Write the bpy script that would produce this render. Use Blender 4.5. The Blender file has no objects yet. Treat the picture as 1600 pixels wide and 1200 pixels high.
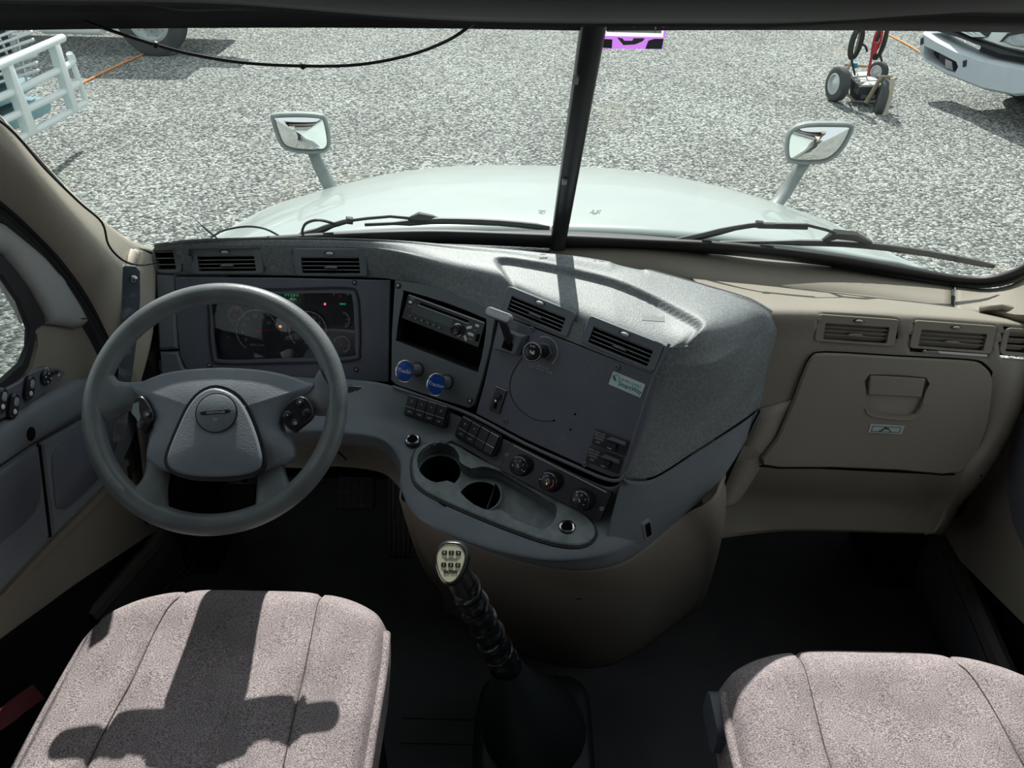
import bpy, bmesh, math, random
from mathutils import Vector, Matrix
from mathutils.geometry import tessellate_polygon
random.seed(7)
sc = bpy.context.scene
COL = sc.collection
V = Vector
# ------------------------------------------------------------------ camera, light, exposure
FPX, PITCH, ROLL = 1200.0, math.radians(36), math.radians(1.2)
CAM = V((-.1, 0, 1.7))
cd = bpy.data.cameras.new('camera'); cam = bpy.data.objects.new('camera', cd); COL.objects.link(cam)
cd.sensor_width = 36; cd.lens = 36 * FPX / 1600; cd.clip_start = .02; cd.clip_end = 300
cam.matrix_world = Matrix.Translation(CAM) @ Matrix.Rotation(math.pi / 2 - PITCH, 4, 'X') @ Matrix.Rotation(ROLL, 4, 'Z')
sc.camera = cam
sc.view_settings.view_transform = 'Standard'; sc.view_settings.look = 'None'
sc.view_settings.exposure = 0.0; sc.view_settings.gamma = 1; sc.view_settings.use_curve_mapping = False
w = bpy.data.worlds.new('sky'); sc.world = w; w.use_nodes = True
bg = w.node_tree.nodes['Background']; bg.inputs[0].default_value = (.86, .95, 1, 1); bg.inputs[1].default_value = .95
sl = bpy.data.lights.new('sun', 'SUN'); sl.energy = 6.0; sl.angle = math.radians(.6); sl.color = (1, .97, .92)
sun = bpy.data.objects.new('sun', sl); COL.objects.link(sun)
SUN_AZ, SUN_EL = math.radians(-3), math.radians(42)
sdir = V((math.sin(SUN_AZ) * math.cos(SUN_EL), math.cos(SUN_AZ) * math.cos(SUN_EL), math.sin(SUN_EL)))
sun.rotation_euler = sdir.to_track_quat('Z', 'Y').to_euler()
sun.location = (0, 0, 6)
try:
    sc.cycles.use_denoising = True
    sc.cycles.max_bounces = 8; sc.cycles.diffuse_bounces = 5; sc.cycles.glossy_bounces = 4
    sc.cycles.transparent_max_bounces = 16; sc.cycles.caustics_reflective = False
    sc.cycles.sample_clamp_indirect = 6
except Exception:
    pass
# ------------------------------------------------------------------ point finding
def ray(u, v):
    x, y = (u - 800) / FPX, (600 - v) / FPX
    x0 = x * math.cos(ROLL) - y * math.sin(ROLL); y0 = x * math.sin(ROLL) + y * math.cos(ROLL)
    return V((x0, math.cos(PITCH) + y0 * math.sin(PITCH), -math.sin(PITCH) + y0 * math.cos(PITCH)))
def P(u, v, X=None, Y=None, Z=None, pl=None, f=None):
    d = ray(u, v)
    if pl is not None:
        t = (pl.translation - CAM).dot(pl.col[2].xyz) / d.dot(pl.col[2].xyz)
    elif X is not None: t = (X - CAM.x) / d.x
    elif Y is not None: t = (Y - CAM.y) / d.y
    elif Z is not None: t = (Z - CAM.z) / d.z
    else:
        a, b = .3, 6.0
        for _ in range(50):
            m = (a + b) / 2
            if f(CAM + d * m) < 0: a = m
            else: b = m
        t = a
    return CAM + d * t
def frame(O, N, up=(0, 0, 1)):
    N = V(N).normalized(); A = V(up).cross(N).normalized(); B = N.cross(A)
    M = Matrix((A, B, N)).transposed().to_4x4(); M.translation = V(O); return M
def pframe(O, ang, tilt):
    a, t = math.radians(ang), math.radians(tilt)
    return frame(O, V((-math.sin(a) * math.cos(t), -math.cos(a) * math.cos(t), math.sin(t))))
def L(F, u, v, c=0):
    G = F @ Matrix.Translation((0, 0, c)); q = F.inverted() @ P(u, v, pl=G); return (q.x, q.y)
def LL(F, pts, c=0): return [L(F, u, v, c) for u, v in pts]
def at(F, u, v, c=0, rot=0):
    a, b = L(F, u, v, c); return F @ Matrix.Translation((a, b, c)) @ Matrix.Rotation(math.radians(rot), 4, 'Z')
def Lp(F, a, b, c=0): return F @ V((a, b, c))
def T(x, y, z): return Matrix.Translation((x, y, z))
I4 = Matrix.Identity(4)
def WSY(x, z): return 1.66 - .1 * (x / .9) ** 2 - .9 * (z - .90)
def W(u, v, off=0): return P(u, v, f=lambda p: p.y + off - WSY(p.x, p.z))     # on the windshield, off = towards the cab
# ------------------------------------------------------------------ materials
def lin(c): return tuple(((x / 255 + .055) / 1.055) ** 2.4 if x > 10 else x / 255 / 12.92 for x in c)
MATS = {}
def mat(name, col, rough=.6, metal=0, col2=None, nscale=60, bump=0, bscale=300, bdist=.001, emit=None, estr=0, spec=.5, detail=4, coat=0, contrast=(.35, .65)):
    m = bpy.data.materials.new(name); m.use_nodes = True; nt = m.node_tree; b = nt.nodes['Principled BSDF']
    b.inputs['Base Color'].default_value = (*col, 1); b.inputs['Roughness'].default_value = rough; b.inputs['Metallic'].default_value = metal
    b.inputs['Specular IOR Level'].default_value = spec
    if coat: b.inputs['Coat Weight'].default_value = coat
    tc = nt.nodes.new('ShaderNodeTexCoord')
    if col2 is not None:
        n = nt.nodes.new('ShaderNodeTexNoise'); n.inputs['Scale'].default_value = nscale; n.inputs['Detail'].default_value = detail
        nt.links.new(tc.outputs['Object'], n.inputs['Vector'])
        r = nt.nodes.new('ShaderNodeValToRGB'); r.color_ramp.elements[0].position = contrast[0]; r.color_ramp.elements[1].position = contrast[1]
        r.color_ramp.elements[0].color = (*col, 1); r.color_ramp.elements[1].color = (*col2, 1)
        nt.links.new(n.outputs['Fac'], r.inputs['Fac']); nt.links.new(r.outputs['Color'], b.inputs['Base Color'])
    if bump:
        n = nt.nodes.new('ShaderNodeTexNoise'); n.inputs['Scale'].default_value = bscale; n.inputs['Detail'].default_value = 2
        nt.links.new(tc.outputs['Object'], n.inputs['Vector'])
        bp = nt.nodes.new('ShaderNodeBump'); bp.inputs['Strength'].default_value = bump; bp.inputs['Distance'].default_value = bdist
        nt.links.new(n.outputs['Fac'], bp.inputs['Height']); nt.links.new(bp.outputs['Normal'], b.inputs['Normal'])
    if emit: b.inputs['Emission Color'].default_value = (*emit, 1); b.inputs['Emission Strength'].default_value = estr
    MATS[name] = m; return m
DASH = mat('dark_dash_plastic', (0.150, 0.168, 0.190), .58, col2=(0.180, 0.202, 0.222), nscale=9, bump=.5, bscale=420, spec=.35)
DASHTOP = mat('dusty_dash_plastic', (0.150, 0.170, 0.178), .52, col2=(0.240, 0.262, 0.258), nscale=170, bump=.6, bscale=380, spec=.6, detail=8, contrast=(.4, .75))
PANEL = mat('panel_plastic', (0.106, 0.113, 0.142), .5, col2=(0.125, 0.132, 0.158), nscale=14, bump=.2, bscale=500)
BEIGE = mat('beige_plastic', (.225, .20, .16), .6, col2=(.245, .218, .176), nscale=6, bump=.5, bscale=380)
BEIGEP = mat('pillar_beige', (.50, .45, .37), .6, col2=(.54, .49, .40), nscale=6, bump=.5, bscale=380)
BEIGED = mat('brown_beige_plastic', (.30, .265, .22), .65, col2=(.32, .285, .235), nscale=6, bump=.4, bscale=380)
BLACK = mat('black_rubber', (.016, .016, .018), .55)
BLACKP = mat('black_plastic', (.016, .017, .020), .35, spec=.5)
VOID = mat('dark_recess', (.004, .004, .005), .9, spec=.1)
WHEEL = mat('worn_wheel_vinyl', (0.120, 0.134, 0.142), .42, col2=(0.180, 0.198, 0.202), nscale=12, bump=.35, bscale=260, detail=6)
COVER = mat('wheel_cover_vinyl', (0.186, 0.206, 0.240), .45, col2=(0.216, 0.240, 0.270), nscale=20, bump=.45, bscale=350)
WHITE = mat('white_print', (.75, .75, .75), .5)
GREYP = mat('grey_print', (.50, .51, .52), .5)
CHROME = mat('chrome', (.75, .76, .76), .18, 1)
STEEL = mat('brushed_steel', (.45, .46, .47), .35, 1)
BLUE = mat('blue_enamel', (.008, .05, .28), .25, col2=(.012, .08, .36), nscale=200, coat=.6)
RED = mat('red_plastic', (.45, .012, .02), .35)
REDL = mat('red_needle', (.75, .06, .05), .5)
GREEN = mat('green_display', (.05, .5, .2), .5, emit=(.05, .8, .3), estr=.35)
REDE = mat('red_lamp', (.8, .05, .1), .5, emit=(1, .08, .15), estr=2.5)
ORE = mat('orange_lamp', (.8, .3, .05), .5, emit=(1, .35, .08), estr=1.0)
FLOORM = mat('floor_rubber', (.09, .093, .10), .8, col2=(.115, .115, .12), nscale=8, bump=.4, bscale=120)
SILL = mat('sill_plastic', (.09, .085, .075), .6)
LEATHER = mat('black_leather', (.010, .012, .014), .28, bump=.8, bscale=60, bdist=.004)
BOOT = mat('rubber_boot', (.02, .026, .03), .5)
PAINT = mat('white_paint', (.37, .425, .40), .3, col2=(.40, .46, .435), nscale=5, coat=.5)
PAINTB = mat('white_bumper', (.50, .56, .60), .4, col2=(.56, .6, .63), nscale=4)
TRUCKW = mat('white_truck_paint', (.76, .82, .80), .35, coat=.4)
TEAL = mat('teal_plastic', (.22, .40, .44), .4, col2=(.28, .46, .5), nscale=4)
DGREY = mat('dark_underside', (.03, .034, .038), .7)
TYRE = mat('tyre_rubber', (.055, .06, .062), .8, col2=(.075, .08, .08), nscale=6)
ALLOY = mat('alloy_wheel', (.60, .63, .64), .35, .6)
RUST = mat('tan_steel', (.36, .29, .19), .7, col2=(.45, .38, .26), nscale=20)
TANW = mat('pale_painted_steel', (.46, .46, .40), .6, col2=(.5, .42, .3), nscale=9)
BATT = mat('battery_top', (.66, .66, .62), .5)
BATC = mat('battery_case', (.035, .036, .042), .5)
LABELM = mat('battery_label', (.32, .36, .42), .5)
CABLEB = mat('black_cable', (.012, .014, .014), .5)
CABLER = mat('red_cable', (.40, .03, .04), .5)
ORANGE = mat('orange_cord', (.75, .30, .10), .6)
MIRH = mat('mirror_housing', (.19, .225, .22), .5, col2=(.23, .26, .25), nscale=30)
MIRG = mat('mirror_glass', (.92, .93, .92), .02, 1)
WIPER = mat('wiper_metal', (.055, .06, .06), .5)
COWL = mat('cowl_plastic', (.05, .056, .055), .6, bump=.6, bscale=140, bdist=.004)
STICK = mat('sticker_paper', (.62, .74, .74), .4)
TEALP = mat('teal_print', (.05, .22, .26), .5)
GREENP = mat('green_print', (.02, .22, .12), .5)
PURPLE = mat('purple_print', (.42, .16, .58), .5, col2=(.55, .2, .62), nscale=14)
PINKW = mat('pale_pink_print', (.85, .74, .76), .5)
SLATE = mat('slate_print', (.09, .11, .13), .5)
BRACK = mat('scuffed_bracket', (.085, .11, .13), .4, col2=(.2, .235, .26), nscale=38, detail=8, contrast=(.5, .62))
GAUGE = mat('gauge_face', (.035, .038, .050), .45)
GAUGE2 = mat('gauge_pod', (.018, .019, .024), .4)
LCD = mat('lcd_screen', (.035, .045, .045), .3)
REDS = mat('dark_red_seat_belt', (.16, .02, .025), .7)
KNOBF = mat('champagne_sky_bright', (.85, .82, .60), .35, .0)  # bright base colour stands in for sky reflected off the plate

def fabric():
    m = bpy.data.materials.new('heather_fabric'); m.use_nodes = True; nt = m.node_tree; b = nt.nodes['Principled BSDF']
    b.inputs['Roughness'].default_value = .95; b.inputs['Specular IOR Level'].default_value = .1
    tc = nt.nodes.new('ShaderNodeTexCoord'); mp = nt.nodes.new('ShaderNodeMapping'); mp.inputs['Scale'].default_value = (420, 820, 420)
    nt.links.new(tc.outputs['Object'], mp.inputs['Vector'])
    n = nt.nodes.new('ShaderNodeTexNoise'); n.inputs['Scale'].default_value = 1; n.inputs['Detail'].default_value = 2; nt.links.new(mp.outputs['Vector'], n.inputs['Vector'])
    r = nt.nodes.new('ShaderNodeValToRGB'); e = r.color_ramp.elements; e[0].position = .34; e[0].color = (.12, .095, .102, 1); e[1].position = .66; e[1].color = (.58, .50, .505, 1)
    nt.links.new(n.outputs['Fac'], r.inputs['Fac'])
    n2 = nt.nodes.new('ShaderNodeTexNoise'); n2.inputs['Scale'].default_value = 14; n2.inputs['Detail'].default_value = 3; nt.links.new(tc.outputs['Object'], n2.inputs['Vector'])
    mr = nt.nodes.new('ShaderNodeMapRange'); mr.inputs[1].default_value = .3; mr.inputs[2].default_value = .7; mr.inputs[3].default_value = .82; mr.inputs[4].default_value = 1.08
    nt.links.new(n2.outputs['Fac'], mr.inputs[0])
    mx = nt.nodes.new('ShaderNodeVectorMath'); mx.operation = 'SCALE'; nt.links.new(r.outputs['Color'], mx.inputs[0]); nt.links.new(mr.outputs[0], mx.inputs['Scale'])
    nt.links.new(mx.outputs[0], b.inputs['Base Color'])
    bp = nt.nodes.new('ShaderNodeBump'); bp.inputs['Strength'].default_value = .6; bp.inputs['Distance'].default_value = .002
    nt.links.new(n.outputs['Fac'], bp.inputs['Height']); nt.links.new(bp.outputs['Normal'], b.inputs['Normal'])
    return m
LINING = mat('bounce_cab_lining', (.26, .245, .22), .8, bump=.3, bscale=200)  # unseen lining, colour raised to bounce more light into the low cab
FABRIC = fabric()
def gravel():
    m = bpy.data.materials.new('gravel'); m.use_nodes = True; nt = m.node_tree; b = nt.nodes['Principled BSDF']; b.inputs['Roughness'].default_value = .9
    b.inputs['Specular IOR Level'].default_value = .2
    tc = nt.nodes.new('ShaderNodeTexCoord')
    mp = nt.nodes.new('ShaderNodeMapping'); mp.inputs['Rotation'].default_value = (0, 0, .5); nt.links.new(tc.outputs['Object'], mp.inputs['Vector'])
    v = nt.nodes.new('ShaderNodeTexVoronoi'); v.inputs['Scale'].default_value = 40; nt.links.new(mp.outputs['Vector'], v.inputs['Vector'])
    sep = nt.nodes.new('ShaderNodeSeparateColor'); nt.links.new(v.outputs['Color'], sep.inputs[0])
    r = nt.nodes.new('ShaderNodeValToRGB'); e = r.color_ramp.elements; e[0].position = 0; e[0].color = (.07, .078, .074, 1); e[1].position = 1; e[1].color = (.56, .585, .55, 1)
    x = e.new(.5); x.color = (.22, .232, .22, 1)
    nt.links.new(sep.outputs[0], r.inputs['Fac'])
    n = nt.nodes.new('ShaderNodeTexNoise'); n.inputs['Scale'].default_value = .6; n.inputs['Detail'].default_value = 6; nt.links.new(tc.outputs['Object'], n.inputs['Vector'])
    mr = nt.nodes.new('ShaderNodeMapRange'); mr.inputs[1].default_value = .3; mr.inputs[2].default_value = .7; mr.inputs[3].default_value = .82; mr.inputs[4].default_value = 1.1
    nt.links.new(n.outputs['Fac'], mr.inputs[0])
    mp2 = nt.nodes.new('ShaderNodeMapping'); mp2.inputs['Scale'].default_value = (1.4, .35, 1); mp2.inputs['Rotation'].default_value = (0, 0, .25); nt.links.new(tc.outputs['Object'], mp2.inputs['Vector'])
    n3 = nt.nodes.new('ShaderNodeTexNoise'); n3.inputs['Scale'].default_value = 1.0; n3.inputs['Detail'].default_value = 5; nt.links.new(mp2.outputs['Vector'], n3.inputs['Vector'])
    mr3 = nt.nodes.new('ShaderNodeMapRange'); mr3.inputs[1].default_value = .62; mr3.inputs[2].default_value = .75; mr3.inputs[3].default_value = 0; mr3.inputs[4].default_value = .45
    nt.links.new(n3.outputs['Fac'], mr3.inputs[0])
    mx = nt.nodes.new('ShaderNodeVectorMath'); mx.operation = 'SCALE'; nt.links.new(r.outputs['Color'], mx.inputs[0]); nt.links.new(mr.outputs[0], mx.inputs['Scale'])
    mm = nt.nodes.new('ShaderNodeMix'); mm.data_type = 'RGBA'; nt.links.new(mr3.outputs[0], mm.inputs[0]); nt.links.new(mx.outputs[0], mm.inputs[6]); mm.inputs[7].default_value = (.40, .37, .29, 1)
    nt.links.new(mm.outputs[2], b.inputs['Base Color'])
    bp = nt.nodes.new('ShaderNodeBump'); bp.inputs['Strength'].default_value = 1; bp.inputs['Distance'].default_value = .02; bp.invert = True
    nt.links.new(v.outputs['Distance'], bp.inputs['Height']); nt.links.new(bp.outputs['Normal'], b.inputs['Normal'])
    return m
GRAVEL = gravel()
def glass(name, tint, k=.08, dirt=.02):
    m = bpy.data.materials.new(name); m.use_nodes = True; nt = m.node_tree; nt.nodes.clear()
    o = nt.nodes.new('ShaderNodeOutputMaterial'); t = nt.nodes.new('ShaderNodeBsdfTransparent'); t.inputs[0].default_value = (*tint, 1)
    g = nt.nodes.new('ShaderNodeBsdfGlossy'); g.inputs['Roughness'].default_value = .02
    lw = nt.nodes.new('ShaderNodeFresnel'); lw.inputs['IOR'].default_value = 1.45
    mu = nt.nodes.new('ShaderNodeMath'); mu.operation = 'MULTIPLY'; mu.inputs[1].default_value = k; nt.links.new(lw.outputs[0], mu.inputs[0])
    a = nt.nodes.new('ShaderNodeMixShader'); nt.links.new(mu.outputs[0], a.inputs[0]); nt.links.new(t.outputs[0], a.inputs[1]); nt.links.new(g.outputs[0], a.inputs[2])
    last = a
    if dirt:
        d = nt.nodes.new('ShaderNodeBsdfDiffuse'); d.inputs[0].default_value = (.7, .75, .73, 1)
        tc = nt.nodes.new('ShaderNodeTexCoord'); n = nt.nodes.new('ShaderNodeTexNoise'); n.inputs['Scale'].default_value = 130; n.inputs['Detail'].default_value = 3
        nt.links.new(tc.outputs['Object'], n.inputs['Vector'])
        mr = nt.nodes.new('ShaderNodeMapRange'); mr.inputs[1].default_value = .66; mr.inputs[2].default_value = .8; mr.inputs[3].default_value = dirt; mr.inputs[4].default_value = dirt * 6
        nt.links.new(n.outputs['Fac'], mr.inputs[0])
        c = nt.nodes.new('ShaderNodeMixShader'); nt.links.new(mr.outputs[0], c.inputs[0]); nt.links.new(a.outputs[0], c.inputs[1]); nt.links.new(d.outputs[0], c.inputs[2]); last = c
    nt.links.new(last.outputs[0], o.inputs[0]); return m
GLASS = glass('windshield_glass', (.95, .985, .965), .5, .012)
LENS = glass('lens_glass', (.95, .95, .97), .9, 0)
# ------------------------------------------------------------------ mesh building
def rr(w, h, r, n=4, cx=0, cy=0):
    r = min(r, w / 2 - 1e-5, h / 2 - 1e-5); out = []
    for k, (sx, sy) in enumerate(((1, 1), (-1, 1), (-1, -1), (1, -1))):
        for i in range(n + 1):
            a = math.pi / 2 * (k + i / n); out.append((cx + sx * (w / 2 - r) + r * math.cos(a), cy + sy * (h / 2 - r) + r * math.sin(a)))
    return out
def circ(r, n=24, cx=0, cy=0, ry=None):
    return [(cx + r * math.cos(2 * math.pi * i / n), cy + (ry or r) * math.sin(2 * math.pi * i / n)) for i in range(n)]
def area2(p): return sum(p[i - 1][0] * p[i][1] - p[i][0] * p[i - 1][1] for i in range(len(p)))
def ccw(p): return list(p) if area2(p) > 0 else list(reversed(p))
def inset(p, d):
    n = len(p); out = []
    for i in range(n):
        a, b, c = V(p[i - 1]), V(p[i]), V(p[(i + 1) % n])
        e1, e2 = (b - a), (c - b)
        if e1.length < 1e-9 or e2.length < 1e-9: out.append(tuple(b)); continue
        e1.normalize(); e2.normalize(); n1 = V((-e1.y, e1.x)); n2 = V((-e2.y, e2.x)); m = n1 + n2
        if m.length < 1e-6: out.append(tuple(b)); continue
        m.normalize(); k = max(.5, m.dot(n1)); q = b + m * (d / k); out.append((q.x, q.y))
    return out
def smooth(pts, n=4, closed=True):
    out = []; N = len(pts); pts = [V(p) for p in pts]
    rng = range(N) if closed else range(N - 1)
    for i in rng:
        p0, p1, p2, p3 = (pts[(i - 1) % N], pts[i], pts[(i + 1) % N], pts[(i + 2) % N]) if closed else (pts[max(i - 1, 0)], pts[i], pts[i + 1], pts[min(i + 2, N - 1)])
        for k in range(n): out.append(cr(p0, p1, p2, p3, k / n))
    if not closed: out.append(pts[-1])
    return [tuple(q) for q in out]
def cr(a, b, c, d, t):
    return .5 * ((2 * b) + (c - a) * t + (2 * a - 5 * b + 4 * c - d) * t * t + (3 * b - a - 3 * c + d) * t ** 3)
class MB:
    def __init__(s): s.v = []; s.f = []
    def add(s, vs, fs, M=I4):
        o = len(s.v); s.v += [M @ V(p) for p in vs]; s.f += [tuple(i + o for i in f) for f in fs]; return s
    def box(s, sx, sy, sz, M=I4):
        x, y, z = sx / 2, sy / 2, sz / 2
        return s.add([(-x, -y, -z), (x, -y, -z), (x, y, -z), (-x, y, -z), (-x, -y, z), (x, -y, z), (x, y, z), (-x, y, z)],
                     [(0, 3, 2, 1), (4, 5, 6, 7), (0, 1, 5, 4), (1, 2, 6, 5), (2, 3, 7, 6), (3, 0, 4, 7)], M)
    def prism(s, out, lev, M=I4, holes=()):
        out = ccw(out); n = len(out); vs = []; fs = []; rings = []
        for d, z in lev:
            o = inset(out, d) if d else out; rings.append(len(vs)); vs += [(x, y, z) for x, y in o]
        for k in range(len(lev) - 1):
            a, b = rings[k], rings[k + 1]
            for i in range(n): j = (i + 1) % n; fs.append((a + i, a + j, b + j, b + i))
        for k, flip in ((0, True), (len(lev) - 1, False)):
            a = rings[k]
            if not holes:
                tri = tessellate_polygon([[V(vs[a + i]) for i in range(n)]])
                for t in tri: fs.append(orient(vs, tuple(a + q for q in t), not flip))
            else:
                idx = list(range(a, a + n)); loops = [[V(vs[i]) for i in idx]]
                for h in holes:
                    h = list(h); base = len(vs); vs += [(x, y, lev[k][1]) for x, y in h]; idx += list(range(base, base + len(h)))
                    loops.append([V((x, y, lev[k][1])) for x, y in h]); h_info.append((base, len(h))) if False else None
                for t in tessellate_polygon(loops): fs.append(orient(vs, tuple(idx[q] for q in t), not flip))
        if holes:
            z0, z1 = lev[0][1], lev[-1][1]
            for h in holes:
                h = ccw(h); m = len(h); b0 = len(vs); vs += [(x, y, z0) for x, y in h] + [(x, y, z1) for x, y in h]
                for i in range(m): j = (i + 1) % m; fs.append((b0 + j, b0 + i, b0 + m + i, b0 + m + j))
        return s.add(vs, fs, M)
    def rbox(s, w, h, z0, z1, r=.004, bev=.001, M=I4, n=3):
        return s.prism(rr(w, h, r, n), [(0, z0), (0, z1 - bev), (bev, z1)], M)
    def lathe(s, prof, n=24, M=I4, sx=1, sy=1, cap=True):
        vs = []; fs = []
        for r, z in prof:
            for i in range(n): a = 2 * math.pi * i / n; vs.append((r * sx * math.cos(a), r * sy * math.sin(a), z))
        for k in range(len(prof) - 1):
            for i in range(n): j = (i + 1) % n; fs.append((k * n + i, k * n + j, (k + 1) * n + j, (k + 1) * n + i))
        if cap:
            fs.append(tuple(reversed(range(n)))); fs.append(tuple((len(prof) - 1) * n + i for i in range(n)))
        return s.add(vs, fs, M)
    def tube(s, pts, r=.005, n=8, M=I4, closed=False, sub=0, flat=1):
        if sub: pts = smooth(pts, sub, closed)
        pts = [V(p) for p in pts]; N = len(pts); vs = []; fs = []; up = None
        for i, p in enumerate(pts):
            if closed: t = pts[(i + 1) % N] - pts[i - 1]
            else: t = pts[min(i + 1, N - 1)] - pts[max(i - 1, 0)]
            if t.length < 1e-9: t = V((0, 0, 1))
            t.normalize()
            if up is None:
                up = V((0, 0, 1)) if abs(t.z) < .9 else V((0, 1, 0))
            a = up.cross(t)
            if a.length < 1e-5: a = V((1, 0, 0)).cross(t)
            a.normalize(); b = t.cross(a); up = b
            rad = r[i * (len(r) - 1) // max(N - 1, 1)] if isinstance(r, (list, tuple)) else r
            for k in range(n):
                q = 2 * math.pi * k / n; vs.append(p + (a * math.cos(q) + b * math.sin(q) * flat) * rad)
        for i in range(N if closed else N - 1):
            j = (i + 1) % N
            for k in range(n): m = (k + 1) % n; fs.append((i * n + k, i * n + m, j * n + m, j * n + k))
        if not closed: fs += [tuple(reversed(range(n))), tuple((N - 1) * n + k for k in range(n))]
        return s.add(vs, fs, M)
    def loft(s, rows, nu=6, nv=4, lin=False):
        R = [smooth([tuple(p) for p in r], nu, False) if nu > 1 else r for r in rows]
        C = [smooth([R[k][i] for k in range(len(R))], nv, False) if not lin else [R[k][i] for k in range(len(R))] for i in range(len(R[0]))]
        nr = len(C[0]); vs = []; fs = []
        for c in C: vs += c
        for i in range(len(C) - 1):
            for k in range(nr - 1): fs.append((i * nr + k, i * nr + k + 1, (i + 1) * nr + k + 1, (i + 1) * nr + k))
        return s.add(vs, fs)
    def dome(s, out, c0, h, M=I4, n=5):
        out = ccw(out); m = len(out); cx = sum(p[0] for p in out) / m; cy = sum(p[1] for p in out) / m; vs = []; fs = []
        for k in range(n):
            q = 1 - k / n; vs += [(cx + (x - cx) * q, cy + (y - cy) * q, c0 + h * (1 - q * q)) for x, y in out]
        vs.append((cx, cy, c0 + h))
        for k in range(n - 1):
            for i in range(m): j = (i + 1) % m; fs.append((k * m + i, k * m + j, (k + 1) * m + j, (k + 1) * m + i))
        for i in range(m): fs.append(((n - 1) * m + i, (n - 1) * m + (i + 1) % m, n * m))
        return s.add(vs, fs, M)
    def text(s, txt, h, z=0, M=I4, ext=.0003, bold=0, sx=1):
        c = bpy.data.curves.new('txt', 'FONT'); c.body = txt; c.size = h / .7; c.align_x = 'CENTER'; c.align_y = 'CENTER'; c.extrude = ext; c.resolution_u = 2; c.offset = bold
        o = bpy.data.objects.new('txt', c); COL.objects.link(o); dg = bpy.context.evaluated_depsgraph_get(); me = bpy.data.meshes.new_from_object(o.evaluated_get(dg))
        s.add([(p.co.x * sx, p.co.y, p.co.z + z) for p in me.vertices], [tuple(p.vertices) for p in me.polygons], M)
        bpy.data.objects.remove(o); bpy.data.meshes.remove(me); bpy.data.curves.remove(c); return s
    def cut(s, M, w, h, d=.04):
        Mi = M.inverted(); bad = set()
        for i, p in enumerate(s.v):
            q = Mi @ p
            if abs(q.x) < w / 2 and abs(q.y) < h / 2 and abs(q.z) < d: bad.add(i)
        s.f = [f for f in s.f if not any(i in bad for i in f)]; return s
def orient(vs, t, upw):
    a, b, c = (V(vs[i]) for i in t); z = (b - a).cross(c - a).z
    return t if (z > 0) == upw else tuple(reversed(t))
def obj(name, mb, m, parent=None, inv=None, solid=0, flat=False, ang=38, off=-1, kind=None, bev=0):
    me = bpy.data.meshes.new(name); vs = [inv @ p for p in mb.v] if inv is not None else mb.v
    me.from_pydata([tuple(p) for p in vs], [], mb.f); me.update(); me.materials.append(m)
    if not flat:
        me.polygons.foreach_set('use_smooth', [True] * len(me.polygons)); me.set_sharp_from_angle(angle=math.radians(ang))
    o = bpy.data.objects.new(name, me); COL.objects.link(o)
    if parent: o.parent = parent
    if solid: md = o.modifiers.new('thickness', 'SOLIDIFY'); md.thickness = solid; md.offset = off
    if bev: md = o.modifiers.new('soft_edge', 'BEVEL'); md.width = bev; md.segments = 2; md.limit_method = 'ANGLE'
    if kind: o['kind'] = kind
    return o
def tag(o, label, cat, group=None):
    o['label'] = label; o['category'] = cat
    if group: o['group'] = group
    return o
def thing(name, label, cat, M=I4, group=None):
    o = bpy.data.objects.new(name, None); COL.objects.link(o); o.matrix_world = M; o.empty_display_size = .03
    return tag(o, label, cat, group)
def wpart(th, M, name, mb, m, parent=None, **k):        # a part whose mesh was made in world coordinates
    return obj(name, mb, m, parent or th, inv=M.inverted(), **k)
def solo(name, mb, m, label=None, cat=None, group=None, kind=None, **k):
    n = len(mb.v); c = V((sum(p.x for p in mb.v) / n, sum(p.y for p in mb.v) / n, min(p.z for p in mb.v)))
    o = obj(name, mb, m, inv=T(*c).inverted(), **k); o.location = c
    if label: tag(o, label, cat, group)
    if kind: o['kind'] = kind
    return o
def px(F, pts, lev, c=0, n=0, holes=()):
    o = LL(F, pts, c)
    if n: o = smooth(o, n)
    return MB().prism(o, lev, F, holes)
# ------------------------------------------------------------------ the planes of the cab
FP = pframe(P(1040, 540, Z=.93), 28, 28)                    # centre instrument plane
FB = pframe(P(790, 688, pl=FP), 28, 34)                     # switch band below it
FD = pframe(P(430, 432, Z=.885), 2, 26)                     # cluster plane in front of the driver
FV = pframe(P(430, 405, Z=.92), 1, 14)                      # driver vents
FH = pframe(P(578, 620, Z=.672), 9, 48)                     # hazard switches
FG = pframe(P(1300, 495, Z=.92), 0, 22)                     # passenger face
FT = frame((0, 1.095, .620), (0, -.16, 1), (0, 1, 0))            # cup holder tray, tipped a little to the driver
# ------------------------------------------------------------------ ground and cab shell
g = MB(); g.add([(-60, -30, 0), (60, -30, 0), (60, 90, 0), (-60, 90, 0)], [(0, 1, 2, 3)])
gr = solo('ground', g, GRAVEL, kind='structure'); gr.location.z = -1.25
floor = MB().box(2.2, 3.4, .04, T(0, .25, -.02)); solo('floor', floor, FLOORM, kind='structure')
fm = MB()
for k in range(9): fm.box(.42, .012, .004, T(-.13 - .0, .52 + .06 * k, .002))
solo('floor_mat_ridges', fm, FLOORM, kind='structure')
solo('wall_front', MB().box(2.1, .05, .8, T(0, 1.83, .25)).box(1.7, .34, .03, T(0, 1.70, .70)).box(1.6, .05, .13, T(0, 1.80, .68)), BLACK, kind='structure')
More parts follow.
